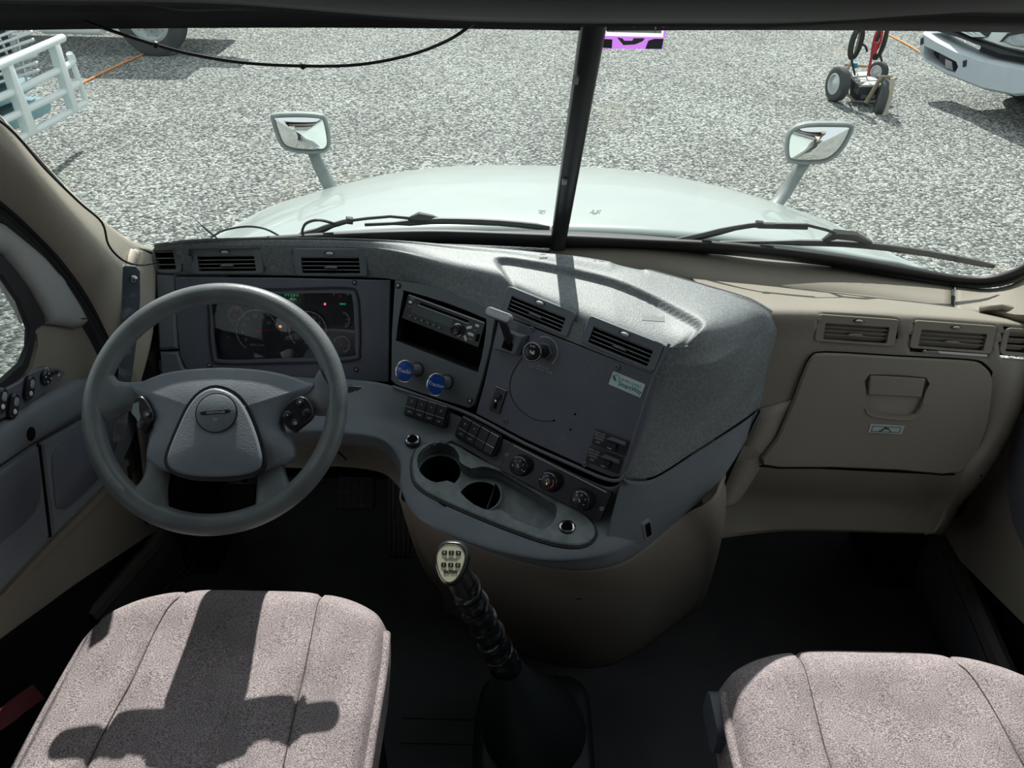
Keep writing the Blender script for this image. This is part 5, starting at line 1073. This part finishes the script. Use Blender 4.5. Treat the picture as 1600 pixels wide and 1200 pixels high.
# ------------------------------------------------------------------ seats
def seat(cx, hw, yf, z0, label, lever):
    M0 = T(cx, yf - .3, .2); t = thing('chair', label, 'seat', M0, 'cab seats')
    s = MB(); vs = []; fs = []; NS, NT = 72, 60; grid = []
    for j in range(NT + 1):
        tt = j / NT; y = yf - tt * .72
        for i in range(-NS // 2, NS // 2 + 1):
            q = i / (NS / 2); x = q * hw
            yb = y - .055 * abs(q) ** 3.2 * (1 - tt) ; 
            wx = 1 - .05 * max(0, 1 - tt * 5) ** 2 * 1
            z = z0 - .012 * abs(q) ** 6 + .010 * abs(q) ** 2 * (1 - abs(q) ** 6) - .035 * max(0, 1 - tt / .10) ** 2.2
            e = max(0, (abs(q) - .93) / .07); z -= .022 * e ** 2
            sq = .50 + .10 * tt
            dsm = min(abs(q - sq), abs(q + sq)); z -= .009 * math.exp(-(dsm / .014) ** 2) + .003 * math.exp(-(dsm / .06) ** 2)
            z -= .006 * math.exp(-((tt - .9) / .012) ** 2)
            z += .002 * math.sin(q * 9 + tt * 5) * math.sin(tt * 13) 
            vs.append(V((cx + x * wx, yb, z)))
    n = NS + 1
    for j in range(NT):
        for i in range(NS): a = j * n + i; fs.append((a, a + n, a + n + 1, a + 1))
    edge_ = [j * n for j in range(NT, -1, -1)] + list(range(1, n)) + [j * n + n - 1 for j in range(1, NT + 1)]
    base = edge_[:]; prev = edge_
    for dz, grow in ((-.02, .004), (-.06, .008), (-.12, .0)):
        new = []
        for a in base:
            p = vs[a]; d = V((p.x - cx, p.y - (yf - .36), 0)).normalized(); new.append(len(vs)); vs.append(p + d * grow + V((0, 0, dz)))
        for k in range(len(base) - 1): fs.append((prev[k], prev[k + 1], new[k + 1], new[k]))
        prev = new
    s.add(vs, fs); wpart(t, M0, 'cushion', s, FABRIC, ang=75)
    for sg in (-1, 1):
        q = [vs[j * n + (0 if sg < 0 else n - 1)] + V((sg * .002, 0, .0)) for j in range(3, NT + 1, 3)]
        wpart(t, M0, 'piping', MB().tube(q, .0085, 10, sub=2), FABRIC)
        qs = []
        for j in range(1, NT + 1):
            fi = (sg * (.50 + .10 * j / NT) + 1) * NS / 2; i0 = int(fi); qs.append(vs[j * n + i0].lerp(vs[j * n + i0 + 1], fi - i0) + V((0, 0, .0012)))
        wpart(t, M0, 'seam', MB().tube(qs, .0009, 5), mat('seam_thread', (.07, .06, .065), .8) if 'seam_thread' not in MATS else MATS['seam_thread'])
    wpart(t, M0, 'seat_base', MB().rbox(hw * 1.75, .60, 0, z0 - .13, .04, .01, T(cx, yf - .37, 0)), BLACK)
    if lever:
        wpart(t, M0, 'side_cover', MB().prism(rr(.09, .07, .02, 4), [(0, 0), (0, .02), (.004, .020)], frame((cx - hw - .0, yf - .12, z0 - .075), (-1, 0, 0))), PANEL)
        wpart(t, M0, 'lever', MB().prism(rr(.06, .05, .015, 4), [(0, 0), (0, .014), (.004, .018)], frame((cx - hw - .0, yf - .24, z0 - .07), (-1, 0, 0))), PANEL)
    return t
seat(-.590, .272, .965, .525, 'heathered grey fabric driver seat in front of the steering wheel', False)
seat(.565, .290, .857, .525, 'heathered grey fabric passenger seat facing the glovebox', True)
solo('seat_belt', MB().tube([P(u, v, Z=.42) for u, v in ((-60, 1150), (0, 1125), (25, 1105), (60, 1080))], .022, 6, sub=2, flat=.2), REDS, 'dark red belt webbing between the driver seat and the door', 'seat belt')
# ------------------------------------------------------------------ gear lever
B0 = V((-.035, .90, 0)); t = thing('gear_lever', 'tall gear lever with leather wrap and champagne shift pattern plate', 'gear lever', T(*B0))
MB0 = T(*B0)
s = MB(); K = [(.150, .002, 7), (.147, .03, 7), (.138, .05, 7), (.146, .062, 7), (.136, .085, 6), (.140, .10, 6)]
wpart(t, MB0, 'boot_base', MB().prism(rr(.27, .29, .07, 6), [(0, 0), (0, .035), (.012, .045), (.004, .06), (.006, .085), (.018, .095), (.010, .11), (.014, .13), (.028, .14)], MB0), BOOT, ang=60)
top = P(790, 1040, Y=.865); kn = P(706, 878, Z=.715)
s = MB(); rows_ = []
for q, r_ in ((0, .112), (.15, .108), (.35, .09), (.55, .066), (.75, .046), (.9, .036), (1, .031)):
    c_ = (B0 + V((0, 0, .13))).lerp(top, q ** 1.0); rows_.append([c_ + V((r_ * math.cos(a), r_ * math.sin(a) * 1.05, 0)) for a in [2 * math.pi * i / 24 for i in range(25)]])
s.loft(rows_, 1, 4); wpart(t, MB0, 'boot', s, BOOT, ang=70)
ax = (kn - top); axn = ax.normalized()
wr = MB(); pts = []; rad = []
N_ = 60
for i in range(N_ + 1): pts.append((top - axn * .05).lerp(kn - axn * .045, i / N_)); rad.append(.0285 - .006 * i / N_ + .0016 * math.sin(i * 1.1) + .0010 * math.sin(i * 2.3 + 1))
wr.tube(pts, rad, 18); wpart(t, MB0, 'leather_wrap', wr, LEATHER, ang=80)
sp_ = MB(); Fa = frame(top, axn, (0, 1, 0))
q = [Fa @ V((.0275 * math.cos(i * .55) * (1 - .15 * i / 60), .0275 * math.sin(i * .55) * (1 - .15 * i / 60), ax.length * .78 * i / 60 + .01)) for i in range(61)]
sp_.tube(q, .0042, 6, sub=3); wpart(t, MB0, 'wrap_strap', sp_, LEATHER)
FK = frame(kn, (CAM - kn).normalized() + V((-.05, -.1, .25)), (0, 1, .3))
wpart(t, MB0, 'collar', MB().tube([kn - axn * .065, kn - axn * .03, kn - axn * .005], [.0245, .0225, .020], 18), BLACKP)
ko = smooth([(0, .036), (.016, .034), (.027, .023), (.030, .008), (.025, -.012), (.015, -.030), (.004, -.038), (-.008, -.037), (-.018, -.028), (-.026, -.010), (-.029, .008), (-.026, .023), (-.014, .034)], 3)
wpart(t, MB0, 'knob', MB().prism(ko, [(.012, -.035), (.003, -.028), (0, -.015), (0, -.004), (.003, .003), (.007, .007)], FK), BLACKP, ang=60)
ki = [(x * .80 - .002, y * .84 - .001) for x, y in ko]
kp = wpart(t, MB0, 'pattern_plate', MB().prism(ki, [(0, .003), (0, .0080), (.0012, .009)], FK), KNOBF)
wpart(t, MB0, 'plate_rim', MB().tube([(x, y, .0080) for x, y in ki], .0016, 6, FK, closed=True), CHROME, kp)
pr = MB()
for r_ in range(2):
    for k in range(3): pr.prism(rr(.0085, .0070, .0015, 2), [(0, .009), (0, .0096)], FK @ T(-.0115 + k * .0115 - .001, .014 - r_ * .0195, 0))
pr.text('EATON', .0046, .0092, FK @ T(-.001, -.0165, 0), bold=.0003)
pr.box(.022, .0005, .0004, FK @ T(-.001, .0045, .0092))
wpart(t, MB0, 'pattern_print', pr, BLACK, kp)
pr = MB()
for r_ in range(2):
    for k in range(3): pr.text('R24135'[r_ * 3 + k], .0045, .0096, FK @ T(-.0115 + k * .0115 - .001, .014 - r_ * .0195, 0))
wpart(t, MB0, 'gear_numbers', pr, KNOBF, kp)
# ------------------------------------------------------------------ pedals
Fp = frame(P(556, 770, Y=1.46), (0, -.75, .65)); t = thing('brake_pedal', 'square black brake pedal with cross-cut tread under the dash', 'pedal', Fp)
obj('pad', MB().rbox(.10, .085, -.008, .003, .01, .002), BLACKP, t)
for i in range(5):
    for j in range(4): obj('tread_block', MB().box(.014, .014, .004, T(-.038 + i * .019, -.029 + j * .019, .004)), FLOORM, t)
wpart(t, Fp, 'arm', MB().tube([Lp(Fp, 0, .02, -.01), P(582, 738, Y=1.55), P(590, 700, Y=1.75)], [.010, .010, .012], 8), BLACKP)
Fp = frame(P(628, 805, Y=1.38), (0, -.82, .57)); t = thing('accelerator_pedal', 'long ribbed black accelerator pedal beside the console', 'pedal', Fp)
obj('pad', MB().prism(rr(.075, .22, .015, 3), [(0, -.008), (0, .001), (.002, .002)]), BLACKP, t)
for i in range(6): obj('tread_rib', MB().box(.0045, .205, .004, T(-.030 + i * .012, 0, .003)), FLOORM, t)
Fp = frame(P(372, 778, Y=1.48), (0, -.75, .65)); t = thing('clutch_pedal', 'black clutch pedal seen through the steering wheel', 'pedal', Fp)
obj('pad', MB().rbox(.09, .08, -.008, .003, .01, .002), BLACKP, t); wpart(t, Fp, 'arm', MB().tube([Lp(Fp, 0, .02, -.01), P(385, 740, Y=1.6), P(392, 700, Y=1.75)], .009, 8), BLACKP)
# ------------------------------------------------------------------ yard: orange cord
solo('orange_cord', MB().tube([P(u, v, Z=-1.235) for u, v in ((118, 136), (128, 130), (180, 104), (235, 80), (260, 68))], .014, 6, sub=2), ORANGE, 'orange cord lying on the gravel beside the white bull bar', 'cord', 'orange cords on the gravel')
solo('orange_cord', MB().tube([P(u, v, Z=-1.235) for u, v in ((1375, 46), (1390, 55), (1415, 68), (1438, 82), (1452, 92))], .014, 6, sub=2), ORANGE, 'orange cord lying on the gravel between cart and white bumper', 'cord', 'orange cords on the gravel')
# ------------------------------------------------------------------ wheels
def wheel(M, R_, wd, root, Mr, rim=.57, hub=ALLOY, name='wheel', holes=10, parent=None):
    prof = [(R_ * rim, -wd / 2), (R_ * .9, -wd / 2), (R_, -wd * .38), (R_, wd * .38), (R_ * .9, wd / 2), (R_ * rim, wd / 2)]
    wv = wpart(root, Mr, name, MB().lathe(prof + [prof[0]], 36, M, cap=False), TYRE, parent)
    q = wpart(root, Mr, 'rim', MB().lathe([(R_ * rim, -wd * .3), (R_ * rim * 1.05, wd * .50), (R_ * rim * .90, wd * .54), (R_ * rim * .84, wd * .34), (R_ * rim * .5, wd * .38), (R_ * rim * .36, wd * .50), (R_ * .02, wd * .52)], 32, M, cap=False), hub, wv)
    if holes:
        s = MB()
        for k in range(holes): a = 2 * math.pi * k / holes; s.lathe([(R_ * .055, wd * .30), (R_ * .055, wd * .335)], 8, M @ T(R_ * rim * .70 * math.cos(a), R_ * rim * .70 * math.sin(a), .004))
        wpart(root, Mr, 'rim_holes', s, BLACK, wv)
        s = MB()
        for k in range(holes): a = 2 * math.pi * (k + .5) / holes; s.lathe([(R_ * .03, wd * .3), (R_ * .03, wd * .5)], 6, M @ T(R_ * rim * .5 * math.cos(a), R_ * rim * .5 * math.sin(a), 0))
        wpart(root, Mr, 'lug_nuts', s, STEEL, wv)
    return wv
# ------------------------------------------------------------------ truck with bull bar, upper left
FL = frame((-4.87, 7.3, -1.25), (1, 0, 0)); MT = FL
t = thing('bull_bar_truck', 'white truck with tubular bull bar at the upper left', 'truck', FL)
def tb(name, pts, r_, m=TRUCKW, c=.0, sub=2, root=None, parent=None, flat=1):
    root = root or t
    return wpart(root, MT, name, MB().tube([Lp(FL, *L(FL, u, v, c), c) for u, v in pts], r_, 10, sub=sub, flat=flat), m, parent)
def tp(name, pts, lev, m=TRUCKW, n=1, c=0, parent=None, holes=()):
    o = LL(FL, pts, c); o = smooth(o, n) if n > 1 else o
    return wpart(t, MT, name, MB().prism(o, lev, FL, holes), m, parent)
tb('top_tube', [(-60, 128), (-20, 110), (40, 84), (98, 59)], .040, c=.02, sub=0)
tb('cross_tube', [(-60, 178), (0, 152), (42, 134), (85, 113), (106, 102), (114, 94), (108, 84)], .035)
tb('cross_tube', [(-60, 212), (0, 190), (42, 171), (98, 144), (122, 130)], .035)
tb('cross_tube', [(-60, 252), (10, 226), (50, 206), (105, 177), (133, 161)], .035)
tb('end_tube', [(108, 84), (114, 100), (124, 127), (130, 145), (135, 160)], .030)
tp('upright', [(5, 104), (12, 100), (52, 206), (40, 212)], [(0, -.03), (0, .05), (.008, .055)])
tp('upright', [(78, 70), (86, 67), (116, 170), (109, 174)], [(0, -.03), (0, .05), (.008, .055)])
tp('grille_surround', [(-60, 60), (-40, 22), (0, 8), (46, 20), (62, 58), (70, 92), (66, 108), (50, 118), (20, 130), (-60, 165)], [(0, -.5), (0, -.33), (.03, -.28)])
tp('grille_back', [(-55, 60), (-36, 26), (0, 14), (42, 26), (56, 60), (64, 92), (46, 112), (20, 122), (-55, 158)], [(0, -.285), (0, -.27)], DGREY)
gk = MB()
for k in range(9):
    v0 = 30 + k * 12
    tb('grille_bar', [(-60, v0 + 26), (0, v0 + 2), (44 + k * 2, v0 - 16)], .016, ALLOY, -.24, 0)
for u_ in (-20, 24): tb('grille_bar', [(u_ - 8, 12), (u_ + 18, 128)], .012, ALLOY, -.24, 0)
tp('fender', [(46, 22), (56, 40), (70, 66), (76, 90), (78, 104), (70, 112), (64, 92), (58, 60)], [(0, -.9), (0, -.30), (.03, -.26)])
tp('bumper', [(-60, 185), (30, 150), (60, 138), (88, 122), (90, 136), (60, 158), (30, 170), (-60, 210)], [(0, -.45), (0, -.22), (.02, -.2)], TEAL)
tp('lower_bumper', [(-60, 225), (40, 186), (70, 168), (95, 152), (106, 164), (104, 176), (60, 200), (-60, 250)], [(0, -.45), (0, -.18), (.02, -.16)], TEAL)
tp('radiator_dark', [(-60, 160), (60, 112), (96, 118), (108, 160), (60, 190), (-60, 240)], [(0, -.9), (0, -.48)], DGREY)
bd = MB(); rows_ = []
for X_, zt, hw_ in ((-5.12, 1.0, .62), (-5.6, 1.10, .72), (-6.4, 1.25, .85), (-7.0, 1.35, .95), (-7.02, 2.3, .95)):
    rows_.append([V((X_, 7.3 - hw_ * 1.02, -.7 + .0)), V((X_, 7.3 - hw_, zt - .2 - 1.25 + .35)), V((X_, 7.3 - hw_ * .6, zt - 1.25 + .35)), V((X_, 7.3 + hw_ * .6, zt - 1.25 + .35)), V((X_, 7.3 + hw_, zt - .2 - 1.25 + .35)), V((X_, 7.3 + hw_ * 1.02, -.7))])
for x_ in (-1.0, 1.0): wheel(FL @ T(x_, .5, -1.6) @ Matrix.Rotation(math.pi / 2 * (1 if x_ > 0 else -1), 4, 'Y'), .5, .28, t, MT, holes=0)
bd.loft(rows_, 3, 3); wpart(t, MT, 'body', bd, TRUCKW, solid=.02)
# far truck
FF = frame((-5.6, 12.5, -1.25), (0, -1, 0)); t = thing('parked_truck', 'long white truck parked side-on at the far upper left', 'truck', FF)
ux, uy = L(FF, 238, 41, 0)
wheel(FF @ T(ux, .50, -.02), .50, .28, t, FF)
wheel(FF @ T(ux - 3.6, .50, -.02), .50, .28, t, FF)
wpart(t, FF, 'side_skirt', MB().tube([P(66, 41, Y=12.4), P(160, 44, Y=12.4)], .10, 12), TRUCKW)
wpart(t, FF, 'step', MB().prism(LL(FF, [(150, 26), (168, 26), (170, 46), (158, 50), (148, 44)]), [(0, -.3), (0, .05)], FF), TRUCKW)
wpart(t, FF, 'mud_flap', MB().prism(LL(FF, [(172, 20), (185, 20), (187, 48), (176, 48)]), [(0, -.5), (0, .0)], FF), TRUCKW)
wpart(t, FF, 'rear_panel', MB().prism(LL(FF, [(289, 20), (380, 20), (352, 38), (320, 43), (291, 44)]), [(0, -.5), (0, .0)], FF), TRUCKW)
wpart(t, FF, 'chassis', MB().box(9, .25, .9, FF @ T(ux - 3.7, .9, -.9)), DGREY)
wpart(t, FF, 'body', MB().box(9, .35, 2.2, FF @ T(ux - 3.7, 1.25, -1.25)), TRUCKW, bev=.05)
# ------------------------------------------------------------------ truck with big bumper, upper right
FRt = frame((5.75, 10.45, -1.25), (-.958, -.287, 0)); t = thing('bumper_truck', 'white truck showing its front bumper at the upper right', 'truck', FRt)
def rp(name, pts, lev, m=TRUCKW, n=1, parent=None, holes=()):
    o = LL(FRt, pts); o = smooth(o, n) if n > 1 else o
    return wpart(t, FRt, name, MB().prism(o, lev, FRt, [LL(FRt, h_) for h_ in holes]), m, parent)
slot = [(1450, 71), (1475, 83), (1500, 96), (1503, 104), (1498, 114), (1484, 109), (1452, 92), (1448, 84)]
rp('bumper', [(1447, 48), (1470, 62), (1500, 77), (1540, 92), (1600, 104), (1680, 112), (1700, 150), (1600, 149), (1590, 150), (1540, 140), (1480, 116), (1448, 96), (1441, 86), (1440, 72)], [(.03, -.35), (0, -.25), (0, .02), (.03, .06)], PAINTB, 1, None, [slot])
rp('bumper_opening', slot, [(0, -.2), (0, -.12)], DGREY)
rp('fog_lamp', [(1466, 82), (1485, 92), (1485, 104), (1466, 95)], [(0, -.12), (0, -.02)], BLACKP)
rp('tow_pin', [(1480, 92), (1490, 96), (1492, 110), (1480, 106)], [(0, -.1), (0, .03)], STEEL)
for q in ([(1445, 60), (1449, 58), (1449, 68), (1444, 70)], [(1511, 95), (1517, 93), (1516, 103), (1511, 105)]): rp('tow_hole', q, [(0, .05), (0, .068)], BLACK)
rp('grille_gap', [(1452, 46), (1500, 60), (1560, 84), (1680, 104), (1680, 96), (1600, 90), (1520, 66), (1470, 44)], [(0, -.4), (0, -.02)], DGREY)
rp('nose', [(1455, 20), (1470, 47), (1520, 66), (1560, 80), (1600, 88), (1680, 96), (1760, 20), (1600, -60), (1500, -40)], [(0, -1.2), (0, -.16), (.05, -.08)], TRUCKW)
rp('grille_opening', [(1478, 44), (1505, 44), (1541, 50), (1536, 58), (1526, 61), (1508, 57)], [(0, -.1), (0, -.065)], DGREY)
for k in range(3): rp('grille_slat', [(1484 + k * 12, 44), (1492 + k * 12, 44), (1520 + k * 7, 58), (1514 + k * 7, 58)], [(0, -.065), (0, -.045)], TRUCKW)
rp('headlight', [(1560, 64), (1572, 54), (1600, 49), (1680, 48), (1680, 84), (1600, 76), (1575, 72)], [(0, -.09), (0, -.06), (.02, -.04)], mat('headlight_lens', (.30, .34, .36), .12, col2=(.55, .58, .6), nscale=9))
rp('headlight_rim', [(1558, 66), (1571, 52), (1600, 47), (1690, 46), (1690, 50), (1600, 51), (1573, 56), (1562, 64)], [(0, -.08), (0, -.03)], DGREY)
wpart(t, FRt, 'body', MB().box(2.3, 1.6, 3.0, FRt @ T(.75, 1.6, -2.2)), TRUCKW, bev=.05)
wheel(FRt @ T(-.25, .5, -1.3) @ Matrix.Rotation(-math.pi / 2, 4, 'Y'), .5, .28, t, FRt, holes=0)
for x_, z_ in ((1.75, -1.3), (-.25, -4.4), (1.75, -4.4)): wheel(FRt @ T(x_, .5, z_) @ Matrix.Rotation(-math.pi / 2 if x_ < 0 else math.pi / 2, 4, 'Y'), .5, .28, t, FRt, holes=0)
wpart(t, FRt, 'chassis', MB().box(1.0, .35, 4.9, FRt @ T(.75, .68, -2.75)), DGREY)
wpart(t, FRt, 'bumper_back', MB().box(1.9, .5, .5, FRt @ T(.75, .62, -.45)), DGREY)
# ------------------------------------------------------------------ jump start cart
GZ = -1.25; cb = P(1352, 160, Z=GZ); FC = frame(cb, (-.36, -.93, 0)); t = thing('battery_cart', 'wheeled battery booster cart with coiled cables on the gravel', 'cart', FC)
def C(u, v, c=0): return Lp(FC, *L(FC, u, v, c), c)
def cwheel(u, v, c, R_, wd, nrm, holes=0):
    p = C(u, v, c); M = frame(p, nrm); return wheel(M, R_, wd, t, FC, rim=.60, holes=holes)
cwheel(1309, 131, .10, .215, .13, (-.97, -.20, .03)); cwheel(1378, 152, .35, .225, .10, (.93, -.33, .0)); cwheel(1372, 112, -.35, .13, .10, (-.80, -.55, .1))
def cp(name, pts, c0, c1, m, parent=None): return wpart(t, FC, name, MB().prism(LL(FC, pts, c1), [(0, c0), (0, c1)], FC), m, parent)
bx_ = cp('battery_case', [(1328, 120), (1342, 136), (1384, 137), (1384, 157), (1337, 157), (1328, 148)], -.25, .0, BATC)
cp('case_label', [(1350, 141), (1370, 141), (1366, 154), (1344, 154)], .0, .012, LABELM)
Tp = lambda u, v: P(u, v, Z=-1.0)
wpart(t, FC, 'case_lid', MB().add([tuple(Tp(*q)) for q in ((1327, 117), (1343, 136), (1384, 136), (1368, 112))] + [tuple(Tp(*q) - V((0, 0, .10))) for q in ((1327, 117), (1343, 136), (1384, 136), (1368, 112))], [(0, 1, 2, 3), (7, 6, 5, 4), (0, 4, 5, 1), (1, 5, 6, 2), (2, 6, 7, 3), (3, 7, 4, 0)]), BATC)
for q in ([(1330, 118), (1338, 116), (1338, 121), (1332, 122)], [(1339, 115), (1356, 114), (1357, 120), (1342, 121)], [(1358, 117), (1366, 116), (1368, 121), (1360, 121)], [(1341, 124), (1352, 123), (1354, 129), (1345, 130)], [(1354, 122), (1366, 122), (1371, 127), (1357, 128)], [(1353, 130), (1370, 129), (1380, 135), (1346, 135)]):
    v_ = [Tp(*p) + V((0, 0, .02)) for p in q]; wpart(t, FC, 'battery_cap', MB().add([tuple(p) for p in v_] + [tuple(p - V((0, 0, .03))) for p in v_], [(0, 1, 2, 3), (7, 6, 5, 4), (0, 4, 5, 1), (1, 5, 6, 2), (2, 6, 7, 3), (3, 7, 4, 0)]), BATT, flat=True)
def ct(name, pts, r_, m, sub=0, flat=1): return wpart(t, FC, name, MB().tube([C(*q) for q in pts], r_, 8, sub=sub, flat=flat), m)
ct('frame_bar', [(1347, 40, 0), (1336, 84, 0), (1324, 110, .02), (1324, 146, .02), (1334, 159, .02), (1374, 158, .02)], .018, TANW)
ct('frame_bar', [(1388, 38, -.1), (1372, 90, -.1)], .018, TANW)
ct('frame_bar', [(1353, 161, .22), (1378, 119, .22), (1394, 122, .22)], .032, RUST, flat=.5)
ct('frame_bar', [(1395, 122, .5), (1391, 150, .5), (1385, 172, .5), (1378, 192, .5)], .032, TANW, flat=.5)
ct('axle_bar', [(1383, 125, .1), (1402, 122, .1)], .018, RUST); ct('axle_bar', [(1358, 187, .4), (1394, 183, .4)], .010, STEEL)
ct('shelf_bar', [(1320, 101, -.2), (1358, 104, -.2)], .02, MATS['tan_steel']); cp('blue_clamp', [(1331, 99), (1340, 99), (1339, 107), (1332, 107)], -.1, .0, mat('blue_clamp', (.02, .25, .42), .5))
def coil(u, v, a, b, rot, m, nm, c=0, n=4):
    for k in range(n):
        pts = []; ca, sa = math.cos(math.radians(rot)), math.sin(math.radians(rot))
        for i in range(20):
            q = 2 * math.pi * i / 20; x, y = (a - k * 1.3) * math.cos(q), (b - k * 1.9) * math.sin(q); pts.append(C(u + x * ca - y * sa + k * .4, v + x * sa + y * ca, c + .02 * k))
        wpart(t, FC, nm, MB().tube(pts, .016, 6, closed=True), m)
coil(1338, 66, 9, 28, 17, CABLEB, 'cable_coil'); coil(1375, 64, 9, 30, 17, CABLEB, 'cable_coil', -.1)
coil(1371, 62, 5, 20, 15, CABLER, 'red_cable_coil', -.02, 1)
ct('cable', [(1333, 66, .05), (1331, 92, .05), (1336, 118, .05)], .013, CABLEB, 3); ct('cable', [(1364, 78, 0), (1358, 108, 0), (1356, 118, .02)], .017, CABLER, 3)
ct('cable', [(1346, 69, 0), (1352, 72, 0), (1355, 81, 0)], .014, CABLEB, 2); ct('cable', [(1374, 82, -.1), (1378, 96, -.1)], .014, CABLEB, 2)
ct('red_clamp', [(1369, 66, .02), (1364, 84, .02)], .035, CABLER)
